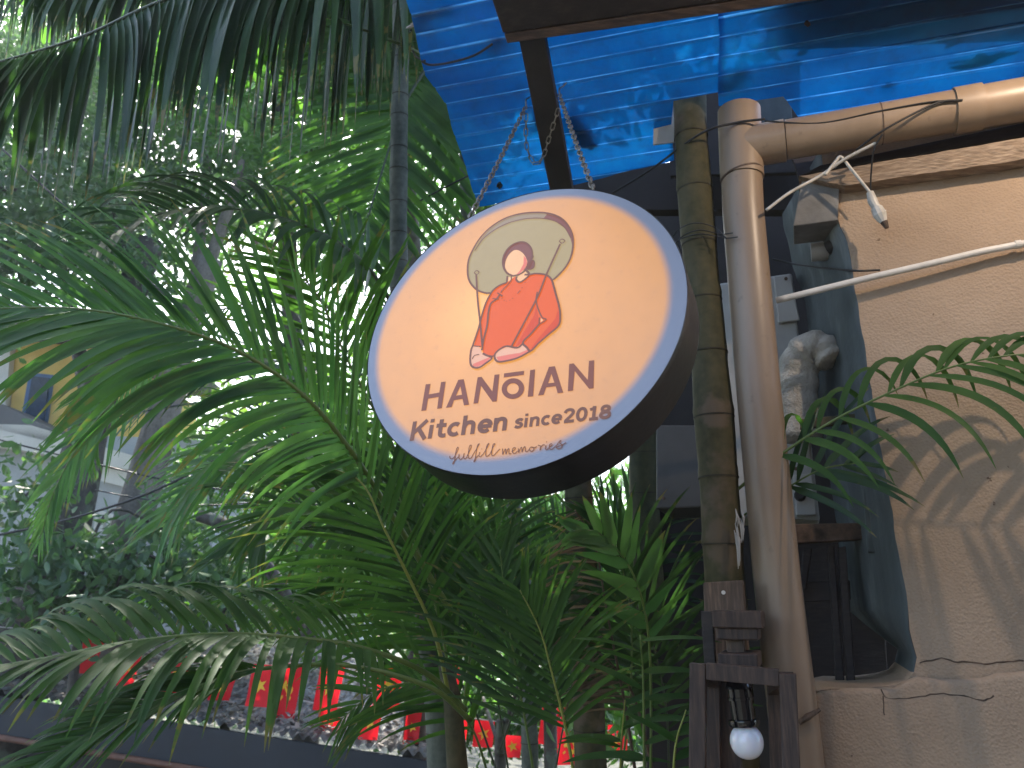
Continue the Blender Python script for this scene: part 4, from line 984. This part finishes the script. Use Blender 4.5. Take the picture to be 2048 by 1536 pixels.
# clump palm in the lower middle: arching stalks out of the base
clump = thing('palm_clump', 'dense dark clump of feathery young palms under the sign', 'palm', P(960, 1700, 2.3))
m = MB(); m.tube([P(905, 1700, 2.1), P(915, 1536, 2.12), P(905, 1400, 2.15), P(890, 1330, 2.2)], [.032, .03, .026, .02], 14); m.build('stem', M['trunk_green'], clump, True)
stalks = [
 ([(900, 1400, 2.15), (870, 1270, 2.1), (820, 1160, 2.05), (770, 1060, 2.0), (722, 965, 2.0), (640, 930, 2.0)], 'rachis_y', .0065, .42, .014, 'frond', 24),
 ([(905, 1400, 2.3), (885, 1270, 2.3), (850, 1140, 2.3), (810, 1030, 2.3), (780, 930, 2.3)], 'rachis', .005, .42, .014, 'frond_dark', 24),
 ([(925, 1440, 2.4), (940, 1310, 2.4), (958, 1200, 2.4), (976, 1120, 2.4), (1010, 1020, 2.4)], 'rachis', .0055, .45, .015, 'frond_dark', 24),
 ([(1070, 1560, 2.0), (1052, 1450, 2.0), (1034, 1350, 2.0), (1015, 1230, 2.0), (1000, 1100, 2.0)], 'rachis', .004, .35, .016, 'frond_dark', 22),
 ([(1150, 1560, 1.9), (1130, 1450, 1.9), (1105, 1350, 1.9), (1080, 1260, 1.9), (1040, 1180, 1.9)], 'rachis_y', .0045, .32, .014, 'frond', 22),
 ([(980, 1560, 2.2), (940, 1450, 2.2), (860, 1370, 2.2), (760, 1380, 2.2), (680, 1440, 2.2)], 'rachis', .004, .32, .013, 'frond', 22),
 ([(1240, 1560, 2.2), (1260, 1400, 2.2), (1262, 1250, 2.2), (1240, 1120, 2.2), (1200, 1040, 2.2)], 'rachis', .004, .38, .018, 'frond_dark', 20),
 ([(1000, 1500, 2.7), (1060, 1330, 2.7), (1090, 1200, 2.7), (1130, 1080, 2.7)], 'rachis_dk', .004, .5, .018, 'frond_dark', 26),
 ([(1000, 1560, 2.6), (930, 1380, 2.6), (820, 1230, 2.6), (700, 1150, 2.6), (600, 1180, 2.6)], 'rachis_dk', .004, .45, .018, 'frond', 30),
 ([(1020, 1560, 2.8), (980, 1330, 2.8), (900, 1130, 2.8), (830, 1000, 2.8), (760, 960, 2.8)], 'rachis_dk', .004, .5, .018, 'frond', 30),
 ([(1340, 1600, 2.4), (1330, 1400, 2.4), (1290, 1250, 2.4), (1230, 1160, 2.4)], 'rachis_dk', .004, .4, .018, 'frond_dark', 22),
 ([(1100, 1600, 2.9), (1150, 1350, 2.9), (1230, 1150, 2.9), (1290, 1000, 2.9)], 'rachis_dk', .004, .5, .02, 'frond_dark', 26),
 ([(900, 1600, 2.9), (860, 1300, 2.9), (870, 1120, 2.9), (900, 980, 2.9)], 'rachis_dk', .004, .5, .02, 'frond_dark', 26),
]
for i, (c, rm, r0, L_, w_, mt, n_) in enumerate(stalks):
    frond(clump, [P(*x) for x in c], (TOCAM+Vector((rnd.uniform(-.5, .5), 0, rnd.uniform(-.1, .5)))), n=n_, L=L_, w=w_, a0=62, a1=25, lift=.08, droop=.38, t0=.22, mat=mt, rmat=rm, r0=r0, seed=100+i, joined=i > 5, seg=7)
# F10: brighter short leaflets at the right of the olive stem
br1 = thing('young_palm', 'bright young palm frond with broad short leaflets right of the olive stem', 'palm', P(1290, 1640, 1.9))
frond(br1, pk((1300, 1640, 1.9), (1302, 1400, 1.88), (1294, 1250, 1.86), (1262, 1140, 1.84), (1200, 1068, 1.82), (1150, 1062, 1.8)), TOCAM, n=12, L=.15, w=.026, a0=60, a1=25, lift=.05, droop=.35, t0=.36, mat='frond_light', r0=.004, seed=10, sides=(1, -1))
# F12 bamboo like leaves at the lantern
br2 = thing('leafy_shrub', 'shrub with long pointed leaves reaching the lantern from the left', 'shrub', P(1300, 1640, 1.85))
for j, c in enumerate(([(1290, 1650, 1.75), (1288, 1480, 1.75), (1286, 1350, 1.75), (1280, 1270, 1.75)], [(1345, 1650, 1.7), (1350, 1500, 1.7), (1372, 1420, 1.7)], [(1240, 1640, 1.9), (1242, 1500, 1.9), (1250, 1400, 1.9)])):
    q = catmull([P(*x) for x in c], 20); m = MB(); m.tube(q, [lerp(.004, .0015, i/19) for i in range(20)], 6); sx = m.build('stem', M['rachis_y' if j else 'rachis'], br2, True)
    R = random.Random(j)
    for k in range(11):
        p = q[2+int(k*1.6)]; d = Vector((R.choice((-1, 1, 1))*R.uniform(.6, 1), R.uniform(-.6, .2), R.uniform(-.1, .5)))
        V, Fc = leaflet_geo(p, d, Vector((0, -.5, .85)), R.uniform(.12, .2), R.uniform(.018, .028), .35, 7)
        mobj('leaf', V, Fc, M['frond'], sx, True)
# F11: dead frond
dead = thing('dead_frond', 'dry grey brown palm frond hanging in front of the olive stem', 'frond', P(1230, 1400, 2.1))
frond(dead, pk((1270, 1540, 2.1), (1248, 1400, 2.1), (1215, 1230, 2.08), (1190, 1090, 2.05), (1150, 1020, 2.0)), TOCAM, n=26, L=.27, w=.007, a0=75, a1=60, lift=.2, droop=.95, t0=.2, mat='frond_dry', rmat='wood_post', r0=.005, seed=11, sides=(1,) if False else (-1,), seg=8)
frond(dead, pk((1310, 1560, 2.15), (1270, 1400, 2.12), (1225, 1330, 2.1), (1160, 1280, 2.05)), TOCAM, n=20, L=.24, w=.006, a0=40, a1=60, lift=.2, droop=.8, t0=.3, mat='frond_dry', rmat='wood_post', r0=.005, seed=12, sides=(-1,), seg=8)

# ================================================================== BACKGROUND
# openings where the sky breaks through the crowns
GAPS = [(500, 600, 74), (565, 670, 46), (430, 640, 30), (610, 560, 26), (236, 325, 13), (470, 262, 16), (548, 215, 18), (600, 240, 12), (285, 240, 14), (705, 262, 22), (30, 190, 22), (40, 250, 16),
        (870, 350, 14), (860, 240, 12), (300, 505, 12), (186, 540, 14), (90, 560, 16), (640, 330, 10), (380, 330, 9), (120, 300, 10), (690, 1010, 14), (900, 1120, 14), (860, 1050, 12), (1140, 1060, 12), (930, 1260, 14), (200, 120, 12), (755, 120, 10), (980, 1010, 9)]
def leafcloud(name, centers, n, size, mat, parent, seed, aspect=2.2):
    """many small folded leaves spread through the volumes centers=[(c, r)]"""
    g = np.random.default_rng(seed); C_ = np.array([[*c] for c, r in centers]); Rr = np.array([r if hasattr(r, '__len__') else (r, r, r) for c, r in centers])
    wts = Rr.prod(1); idx = g.choice(len(centers), n, p=wts/wts.sum())
    d = g.normal(size=(n, 3)); d /= np.linalg.norm(d, axis=1)[:, None]; rad = g.random(n)**.45
    # clump into twigs
    p = C_[idx]+d*rad[:, None]*Rr[idx]
    tw = p[g.integers(0, n, max(1, n//9))]; p = tw[g.integers(0, len(tw), n)]+g.normal(size=(n, 3))*size*1.5
    q = p-np.array(CAM); fx = q[:, 1]*math.cos(PITCH)+q[:, 2]*math.sin(PITCH); uu = q[:, 2]*math.cos(PITCH)-q[:, 1]*math.sin(PITCH)
    keep = np.ones(n, bool); fx = np.maximum(fx, .1)
    for (gx, gy, gr_) in GAPS:
        dx = q[:, 0]/fx-(gx-CX)/F; dy = uu/fx+(gy-CY)/F; an = np.arctan2(dy, dx)
        keep &= np.hypot(dx, dy) > gr_/F*(1+.45*np.sin(an*3+gx)+.3*np.sin(an*7+gy))
    p = p[keep]; n = len(p)
    a = g.normal(size=(n, 3)); a[:, 2] -= .5; a /= np.linalg.norm(a, axis=1)[:, None]
    up = g.normal(size=(n, 3))*.6+np.array([0, 0, 1.0]); b = np.cross(a, up); b /= np.linalg.norm(b, axis=1)[:, None]
    c = np.cross(a, b); s_ = size*(.6+.8*g.random(n))[:, None]; hw = s_/aspect/2
    v = np.stack([p, p+a*s_*.35+b*hw+c*hw*.3, p+a*s_*.75+b*hw*.75+c*hw*.25, p+a*s_, p+a*s_*.75-b*hw*.75+c*hw*.25, p+a*s_*.35-b*hw+c*hw*.3], 1).reshape(-1, 3)
    k = np.arange(n)[:, None]*6
    f = np.concatenate([k+np.array([[0, 1, 2, 3]]), k+np.array([[0, 3, 4, 5]])], 1).reshape(-1, 4)
    me = bpy.data.meshes.new(name); me.vertices.add(len(v)); me.vertices.foreach_set('co', v.ravel())
    me.loops.add(f.size); me.loops.foreach_set('vertex_index', f.ravel().astype(np.int32))
    me.polygons.add(len(f)); me.polygons.foreach_set('loop_start', np.arange(0, f.size, 4, dtype=np.int32)); me.polygons.foreach_set('loop_total', np.full(len(f), 4, dtype=np.int32))
    me.update(); return lobj(name, me, M[mat], parent)
def tree(label, trunk, rads, crowns, n, size, mat, bark, seed, cat='tree', name='tree'):
    base = Vector(trunk[-1]); base.z = 0; t = thing(name, label, cat, base)
    tp = list(trunk)+[base]; q = catmull(tp, 50); m = MB(); cum = 0
    rr = [lerp(rads[0], rads[1], i/49)*(1+.12*noise.noise(q[i]*2.5)) for i in range(50)]
    m.tube(q, rr, 14)
    m.build('trunk', M[bark], t, True)
    R = random.Random(seed); top = q[4]
    for c, r in crowns:
        c = Vector(c); s_ = q[min(49, max(2, R.randint(2, 16)))]; mid_ = s_.lerp(c, .5)+Vector((R.uniform(-.3, .3), R.uniform(-.3, .3), R.uniform(.1, .5)))
        m = MB(); m.tube(catmull([s_, mid_, c], 14), [lerp(rads[0]*.6, .012, i/13) for i in range(14)], 7); m.build('limb', M[bark], t, True)
    leafcloud('crown', crowns, n, size, mat, t, seed); return t
# leaning dark tree and pale tree at the left
tree('dark leaning tree trunk at the far left with leaves above', pk((300, 480, 7.2), (225, 700, 7.0), (172, 880, 6.8), (140, 1020, 6.6), (80, 1200, 6.4), (30, 1330, 6.3)), (.13, .26),
     [(P(120, 330, 8), (1.3, 1.2, 1.0)), (P(330, 420, 8.2), (1.2, 1.2, .9)), (P(60, 140, 8.5), (1.6, 1.2, 1.0))], 12000, .085, 'canopy_b', 'bark', 31)
tree('pale straight tree trunk right of the dark leaning one', pk((420, 520, 7.6), (360, 700, 7.4), (318, 860, 7.2), (275, 1010, 7.0), (235, 1140, 6.9), (215, 1260, 6.8)), (.12, .21),
     [(P(470, 300, 8), (1.2, 1.2, .9)), (P(420, 120, 8.6), (1.5, 1.2, 1.0))], 12000, .08, 'canopy', 'bark_pale', 32)
tree('tall leafy tree behind the slim palm stem', pk((560, 60, 9), (570, 400, 9), (600, 900, 9), (620, 1300, 9)), (.09, .16),
     [(P(620, 250, 9.4), (1.3, 1.2, 1.2)), (P(760, 420, 9.5), (1.2, 1.0, 1.2)), (P(820, 80, 9.6), (1.4, 1.0, 1.3)), (P(640, 30, 9.8), (1.2, 1.0, .9))], 17000, .085, 'canopy', 'bark', 33)
tree('yellow green leafy tree far behind the palms', pk((600, 700, 12), (610, 1000, 12), (620, 1300, 12)), (.09, .2),
     [(P(560, 850, 12), (1.6, 1.2, 1.2)), (P(700, 950, 12.2), (1.4, 1.2, 1.3)), (P(830, 1080, 12), (1.5, 1.2, 1.3)), (P(500, 1080, 12.3), (1.2, 1.0, .8)), (P(960, 1180, 12), (1.6, 1.2, 1.2))], 14000, .12, 'canopy_y', 'bark', 34)
tree('overhanging tree with bluish leaves in the upper left corner', pk((-260, 300, 6.6), (-260, 700, 6.5), (-280, 1200, 6.5)), (.14, .24),
     [(P(40, 380, 6.6), (1.1, .9, .7)), (P(-60, 520, 6.4), (.9, .8, .6)), (P(180, 520, 6.8), (.9, .8, .55)), (P(-100, 120, 6.8), (1.2, 1, .8))], 9000, .085, 'canopy_b', 'bark', 35)
tree('broad tree behind the house filling the upper left', pk((200, 0, 14), (220, 500, 14), (220, 1100, 14)), (.2, .35),
     [(P(150, 100, 14), (3.2, 1.6, 2.2)), (P(500, 60, 14.5), (3.0, 1.6, 2.2)), (P(330, 430, 14), (2.8, 1.5, 1.4)), (P(700, 350, 15), (2.6, 1.5, 2.4)), (P(30, 480, 14), (2.0, 1.5, 1.0)), (P(900, 300, 15), (1.8, 1.4, 2.4)), (P(780, 740, 15), (2.0, 1.4, 1.6))], 17000, .15, 'canopy', 'bark', 36)
tree('round leafed shrub growing at the foot of the two trunks', pk((120, 1150, 5.6), (140, 1250, 5.6), (150, 1330, 5.6)), (.02, .04),
     [(P(90, 1130, 5.6), (.55, .4, .28)), (P(230, 1180, 5.7), (.5, .4, .22)), (P(20, 1010, 5.8), (.35, .3, .35)), (P(370, 1150, 6.0), (.5, .4, .28)), (P(330, 1060, 6.4), (.4, .3, .3))], 2600, .105, 'canopy_b', 'bark', 37, 'shrub', 'shrub')
tree('fine leafed bush between the trunks and the palms', pk((440, 1120, 7), (450, 1250, 7), (460, 1330, 7)), (.02, .05),
     [(P(470, 1170, 7), (.8, .5, .35)), (P(600, 1180, 7.2), (.8, .5, .4)), (P(420, 960, 7.6), (.5, .4, .5)), (P(560, 1040, 7.6), (.5, .4, .3))], 5000, .08, 'canopy', 'bark', 38, 'bush', 'bush')
tree('dark shrub filling the gap under the sign', pk((1100, 1050, 5), (1100, 1250, 5), (1100, 1400, 5)), (.03, .05),
     [(P(1000, 1100, 5), (.9, .5, .5)), (P(1180, 1200, 4.6), (.7, .5, .6)), (P(900, 1180, 5.2), (.7, .5, .4))], 7000, .08, 'canopy', 'bark', 39, 'bush', 'bush')
rc = RP(1250, 150); tree('tree reaching over the blue roof, dappling it with shade', [rc+Vector((-1.2, 3.2, 2.6)), rc+Vector((-1.0, 4.0, 0)), rc+Vector((-1.0, 4.2, -3))], (.06, .12), [(rc+sd*2.6+Vector((.2, .2, 0)), (1.2, .9, .8)), (rc+sd*3.2+Vector((1.3, 0, 0)), (1.2, .9, .8)), (rc+sd*2.2+Vector((-1.0, 0, 0)), (.9, .8, .6))], 14000, .10, 'canopy', 'bark', 55)
# far off wood
tree('low dark bush behind the stems at the bottom centre', pk((1000, 1440, 4), (1000, 1500, 4), (1000, 1600, 4)), (.02, .04),
     [(P(900, 1400, 8.5), (1.0, .4, .4)), (P(1080, 1410, 8), (1.0, .4, .45)), (P(1250, 1400, 7.5), (.8, .4, .5)), (P(1330, 1300, 3.6), (.3, .3, .5))], 9000, .09, 'canopy', 'bark', 56, 'bush', 'bush')
fw = leafcloud('distant_wood', [(Vector((-26+7*i, 30+2*math.sin(i*2), 5)), (5.5, 2.5, 7+1.5*math.sin(i*1.7))) for i in range(8)], 24000, .42, 'canopy', None, 50); fw['kind'] = 'stuff'
# branch
m = MB(); m.tube(catmull(pk((400, 1032, 6.2), (455, 1052, 6.1), (500, 1095, 6.0), (560, 1170, 6.0), (600, 1260, 6.0)), 24), [.05]*24, 10)
tag(m.build('fallen_branch', M['bark'], None, True), 'thick bare branch slanting down behind the palm leaflets', 'branch')

# yellow house
hs = thing('yellow_house', 'yellow and white house with blue window frame at the left edge', 'house', P(60, 900, 10))
def pquad(name, pts, d, dep, mat, parent):
    q = [P(x, y, d) for x, y in pts]; V = q+[p+Vector((0, dep, 0)) for p in q]
    return mobj(name, V, [(0, 1, 2, 3), (7, 6, 5, 4), (0, 4, 5, 1), (1, 5, 6, 2), (2, 6, 7, 3), (3, 7, 4, 0)], mat, parent)
yl = simple('yellow_render', (.80, .55, .16), .8, 0, .15, 4); wh = simple('white_render', (.72, .70, .66), .8, 0, .12, 4); bl = simple('blue_frame', (.08, .16, .34), .5, 0, .2, 8); gr = simple('grey_roof_slab', (.15, .15, .16), .8, 0, .2, 4)
pg = simple('pale_grey_wall', (.42, .44, .46), .8, 0, .15, 3); rt = simple('roof_tiles_red', (.30, .10, .07), .8, 0, .3, 10)
pquad('wall', [(-300, 640), (215, 700), (190, 880), (-300, 800)], 10, 3, yl, hs)
pquad('window_frame', [(58, 745), (106, 750), (92, 850), (42, 838)], 9.96, .06, bl, hs)
pquad('window_pane', [(64, 752), (99, 756), (87, 842), (50, 832)], 9.93, .02, simple('dark_glass', (.05, .08, .13), .08), hs)
pquad('pillar', [(-20, 680), (22, 684), (10, 820), (-40, 815)], 9.9, .1, wh, hs)
pquad('roof_slab', [(-320, 780), (0, 806), (110, 862), (100, 884), (-10, 828), (-320, 800)][:4], 9.2, 1.2, gr, hs)
pquad('upper_roof', [(-300, 560), (260, 640), (240, 668), (-300, 598)], 9.2, 3, gr, hs)
h2 = thing('white_annexe', 'pale grey annexe wall with white balustrade behind the trunks', 'house', P(150, 1150, 9.5))
pquad('wall', [(-300, 850), (420, 880), (430, 1340), (-300, 1340)], 9.4, 1.5, pg, h2)
pquad('coping', [(-300, 840), (60, 850), (330, 930), (320, 950), (50, 872), (-300, 862)][:4], 9.2, .3, wh, h2)
pquad('doorway', [(205, 905), (300, 930), (290, 985), (195, 960)], 9.3, .1, wh, h2)
pquad('handrail', [(150, 1006), (260, 1040), (258, 1048), (148, 1014)], 8.9, .08, wh, h2)
for i in range(9):
    x = 156+i*12; y = 1014+i*3.6
    pquad('baluster', [(x, y), (x+5, y+1.5), (x, y+34), (x-5, y+32)], 8.9, .05, wh, h2)
h3 = thing('grey_building', 'pale grey building glimpsed through the leaves left of the sign', 'house', P(500, 1300, 15))
pquad('wall', [(330, 1060), (720, 1050), (720, 1370), (330, 1370)], 15, 2, pg, h3)
pquad('roof', [(330, 1035), (470, 990), (560, 1010), (720, 1052)], 14.7, 2, rt, h3)
for (x, y) in ((370, 1110), (440, 1105), (520, 1110), (600, 1120), (430, 1220), (540, 1220)):
    f_ = pquad('window', [(x, y), (x+38, y), (x+38, y+60), (x, y+60)], 14.96, .05, wh, h3)
    g_ = pquad('pane', [(x+4, y+4), (x+34, y+4), (x+34, y+56), (x+4, y+56)], 14.93, .02, simple('dark_glass', (.05, .06, .08), .08), f_)
# corrugated roof below with dry leaves
lr = thing('lean_to_roof', 'low corrugated roof with dark fascia covered in dry leaves at the bottom left', 'roof', P(300, 1500, 5.4))
e0, e1 = P(-250, 1345, 6.0), P(860, 1512, 5.2); e0.z = max(e0.z, 0); dirr = (e1-e0).normalized(); backd = Vector((.05, 1, .13)).normalized()
V = []; Fc = []; nx = 420
for i in range(nx+1):
    p = e0.lerp(e1, i/nx); h = .018*math.sin(i/nx*(e1-e0).length/.08*2*math.pi)
    sag = .02*noise.noise(Vector((i*.02, 0, 0)))
    V += [p+UP*(h+sag), p+backd*2.6+UP*(h+sag)]
for i in range(nx): a = 2*i; Fc.append((a, a+2, a+3, a+1))
mobj('corrugated_sheet', V, Fc, simple('old_roof_sheet', (.22, .22, .21), .8, 0, .4, 6), lr, True)
q = [e0-UP*.03+Vector((0, -.03, 0)), e1-UP*.03+Vector((0, -.03, 0)), e1-UP*.28+Vector((0, -.03, 0)), e0-UP*.28+Vector((0, -.03, 0))]
def vbox(name, q, dep, mat, par): return mobj(name, list(q)+[p+Vector((0, dep, 0)) for p in q], [(0, 1, 2, 3), (7, 6, 5, 4), (0, 4, 5, 1), (1, 5, 6, 2), (2, 6, 7, 3), (3, 7, 4, 0)], mat, par)
vbox('fascia', q, .04, simple('blue_black_tarp', (.006, .009, .016), .6, 0, .35, 4), lr)
m = MB(); m.tube([q[3]+Vector((0, -.02, -.02)), q[2]+Vector((0, -.02, -.02))], .022, 10); m.build('rusty_pipe', simple('brown_pipe', (.14, .06, .035), .7, 0, .4, 9), lr)
vbox('shed_wall', [q[3]+Vector((0, .5, 0)), q[2]+Vector((0, .5, 0)), Vector((q[2].x, q[2].y+.5, 0)), Vector((q[3].x, q[3].y+.5, 0))], .1, M['dark'], lr)
# dry leaves on it
g = np.random.default_rng(3); mb = MB()
for i in range(9000):
    t = g.random(); s_ = g.random()**1.2*2.5; p = e0.lerp(e1, t)+backd*s_+UP*(.02+g.random()*.04)
    a = g.random()*6.28; d = Vector((math.cos(a), math.sin(a), g.normal()*.35)); s2 = Vector((-math.sin(a), math.cos(a), g.normal()*.35)); l = .03+.04*g.random()
    mb.add([p, p+d*l*.5+s2*l*.3, p+d*l, p+d*l*.5-s2*l*.3], [(0, 1, 2, 3)])
o = mb.build('dry_leaves', M['leafdry']); o['kind'] = 'stuff'

# flags
red = NM('red_cloth'); b = red.n('ShaderNodeBsdfTranslucent'); b.inputs[0].default_value = (.75, .012, .02, 1); pr = red.n('ShaderNodeBsdfPrincipled'); pr.inputs['Base Color'].default_value = (.70, .012, .02, 1); pr.inputs['Roughness'].default_value = .7
mx = red.n('ShaderNodeMixShader'); mx.inputs[0].default_value = .45; red.l(pr.outputs[0], mx.inputs[1]); red.l(b.outputs[0], mx.inputs[2]); M['red'] = red.fin(mx.outputs[0])
M['gold'] = simple('yellow_print', (.85, .52, .03), .7, 0, .05, 20, 0)
def flag(x, y, wd, hg, d, sym, lean, seed, label):
    o = P(x, y, d); t = thing('flag', label, 'flag', o, 'little red flags on strings'); k = d/F; W_, H_ = wd*k, hg*k
    yaw = .25*math.sin(seed*2.3); X = Vector((math.cos(yaw), math.sin(yaw), -.03)); Y = Vector((lean, .12*math.sin(seed), -1)).normalized(); Nn = X.cross(Y).normalized()
    def pt(u, v, off=0): return o+X*(u*W_)+Y*(v*H_)+Nn*(.012*math.sin(u*4+seed)*v+off+.008*math.sin(v*5+seed*2))
    nu, nv = 8, 10; V = [pt(i/nu, j/nv) for j in range(nv+1) for i in range(nu+1)]
    mobj('cloth', V, [(j*(nu+1)+i, j*(nu+1)+i+1, (j+1)*(nu+1)+i+1, (j+1)*(nu+1)+i) for j in range(nv) for i in range(nu)], M['red'], t, True)
    c = (.5, .5); asp = W_/H_
    sgn = -1 if Nn.y > 0 else 1
    if sym == 'star':
        r = .33; pp = []
        for i in range(10):
            a = math.pi/2+i*math.pi/5+math.pi/2*1.0; rr_ = r if i % 2 == 0 else r*.4; pp.append((c[0]+math.cos(a)*rr_, c[1]+math.sin(a)*rr_*asp))
        V = [pt(*c, -.003), *[pt(u, v, -.003) for u, v in pp]]; V2 = [pt(*c, .003), *[pt(u, v, .003) for u, v in pp]]
        mobj('star', V+V2, [(0, 1+i, 1+(i+1) % 10) for i in range(10)]+[(11, 12+(i+1) % 10, 12+i) for i in range(10)], M['gold'], t)
    elif sym == 'hammer':
        mb = MB()
        for off in (-.003, .003):
            arc = [(c[0]+.22*math.cos(a), c[1]+.22*math.sin(a)*asp, .055*math.sin((a+2.0)/3.6*math.pi)+.012) for a in [(-2.0+3.6*i/12) for i in range(13)]]
            b0 = len(mb.v)
            for (u, v, w_) in arc: dx, dy = u-c[0], v-c[1]; l = math.hypot(dx, dy); mb.v += [pt(u-dx/l*w_, v-dy/l*w_, off), pt(u+dx/l*w_*.3, v+dy/l*w_*.3, off)]
            for i in range(12): mb.f.append((b0+2*i, b0+2*i+1, b0+2*i+3, b0+2*i+2))
            def bar2(u0, v0, u1, v1, w_):
                dx, dy = u1-u0, v1-v0; l = math.hypot(dx, dy); nx, ny = -dy/l*w_, dx/l*w_
                mb.add([pt(u0+nx, v0+ny, off*1.3), pt(u0-nx, v0-ny, off*1.3), pt(u1-nx, v1-ny, off*1.3), pt(u1+nx, v1+ny, off*1.3)], [(0, 1, 2, 3)])
            bar2(.34, .40, .70, .66, .03); bar2(.30, .46, .42, .34, .045); bar2(.28, .66, .36, .60, .03)
        mb.build('hammer_and_sickle', M['gold'], t)
    return t
FL = [(160, 1272, 50, 74, 6.1, 'star', -.3, 1, 'leftmost tilted red flag with yellow star behind the frond'), (250, 1298, 46, 72, 6.0, 'star', -.3, 2, 'red flag with clear yellow star, second from the left'),
      (345, 1312, 40, 78, 6.0, 'hammer', -.25, 3, 'red hammer flag mostly hidden by leaflets, third from the left'), (432, 1345, 42, 52, 5.9, 'star', -.2, 4, 'small red flag with star, fourth from the left'),
      (508, 1328, 46, 78, 5.8, 'star', -.1, 5, 'red flag covered by a splayed dark leaflet fan, left one of two'), (560, 1325, 46, 104, 5.8, 'hammer', -.1, 6, 'long red flag covered by a leaflet fan, right one of two'),
      (642, 1328, 50, 88, 5.6, 'star', -.15, 7, 'large red star flag directly above the hammer flag'), (640, 1416, 44, 46, 5.6, 'hammer', -.1, 8, 'red flag with yellow hammer and sickle below the star flag'),
      (755, 1325, 52, 88, 5.4, 'star', -.08, 9, 'large bright red star flag left of the dark palm stem'), (730, 1411, 38, 62, 5.4, 'star', -.15, 10, 'smaller red star flag hanging low over the leaf covered roof'),
      (772, 1411, 30, 38, 6.5, 'star', -.1, 11, 'tiny red star flag behind the two larger ones'), (814, 1422, 30, 60, 5.4, 'star', -.1, 12, 'red flag half hidden by the left side of the dark stem'),
      (880, 1318, 46, 80, 5.4, 'star', -.1, 13, 'red flag right of the dark stem behind palm leaflets'), (888, 1436, 48, 52, 5.3, 'star', -.1, 14, 'low red flag just right of the dark palm stem'),
      (950, 1440, 40, 50, 5.8, 'star', -.1, 15, 'red flag glimpsed between the clump leaves below the sign'), (1086, 1405, 46, 76, 5.4, 'star', -.15, 16, 'red flag left of the olive stem'),
      (1112, 1462, 60, 62, 5.6, 'hammer', -.1, 17, 'red flag touching the left side of the olive stem near the bottom'), (1010, 1470, 34, 40, 6.5, 'star', -.1, 18, 'small red flag low between the clump and the olive stem'), (1216, 1450, 40, 52, 6.0, 'star', -.1, 19, 'red flag right of the olive stem near the bottom')]
for f_ in FL: flag(*f_)
cable(pk((-50, 1250, 6.15), (205, 1272, 6.1), (270, 1298, 6.0), (470, 1345, 5.9), (560, 1327, 5.8), (690, 1328, 5.6), (810, 1325, 5.4), (930, 1320, 5.4), (1130, 1405, 5.4)), .004, 'string carrying the upper row of red flags', 'cable_w', name='flag_string')
cable(pk((600, 1400, 5.6), (684, 1416, 5.6), (768, 1411, 5.4), (844, 1422, 5.4), (940, 1436, 5.3), (1172, 1462, 5.5), (1300, 1450, 6.0)), .004, 'string carrying the lower row of red flags', 'cable_w', name='flag_string')
# overhead cables at the left
cable(pk((-60, 240, 4), (100, 385, 4), (215, 492, 4), (330, 590, 4), (430, 690, 4), (520, 770, 4)), .006, 'black cable slanting down from the left edge through the upper fronds')
cable(pk((-40, 1078, 5), (150, 1035, 5), (330, 972, 5), (520, 868, 5), (690, 770, 5), (800, 700, 5)), .008, 'black cable rising to the right behind the big light frond')
cable(pk((500, 640, 3.6), (620, 560, 3.5), (740, 470, 3.45), (800, 425, 3.4), (880, 380, 3.3), (940, 350, 3.3)), .004, 'thin black cable climbing to the slim palm stem')
cable(pk((170, 848, 5), (300, 820, 5), (430, 800, 5), (560, 775, 5), (700, 700, 5)), .007, 'black cable crossing the two tree trunks')
cable(pk((-40, 870, 6), (60, 895, 6), (180, 925, 6), (330, 960, 6), (480, 985, 6), (640, 1010, 6)), .007, 'slack black cable behind the tree trunks')
cable(pk((190, 980, 6), (300, 1000, 6), (420, 1010, 6), (560, 1000, 6)), .006, 'lowest black cable in front of the balustrade')
cable([RP(822, 60, .03), P(815, 70, 2.6), P(830, 110, 2.6), RP(850, 122, .03)], .003, 'thin dark twig loop at the roof corner', 'dark')

# ================================================================== HAZE
HZ = .0032
hv = [(x, y, z_) for x in (-30, 26) for y in (-6, 36) for z_ in (-1, 16)]
hz = mobj('haze', hv, [(0, 1, 3, 2), (4, 6, 7, 5), (0, 4, 5, 1), (2, 3, 7, 6), (0, 2, 6, 4), (1, 5, 7, 3)], None); hz['kind'] = 'stuff'
hm = bpy.data.materials.new('haze'); hm.use_nodes = True; hm.node_tree.nodes.clear()
ho = hm.node_tree.nodes.new('ShaderNodeOutputMaterial'); hp = hm.node_tree.nodes.new('ShaderNodeVolumePrincipled')
hp.inputs['Density'].default_value = HZ; hp.inputs['Color'].default_value = (.85, .92, 1, 1); hp.inputs['Anisotropy'].default_value = .4
hm.node_tree.links.new(hp.outputs[0], ho.inputs['Volume']); hz.data.materials.append(hm)
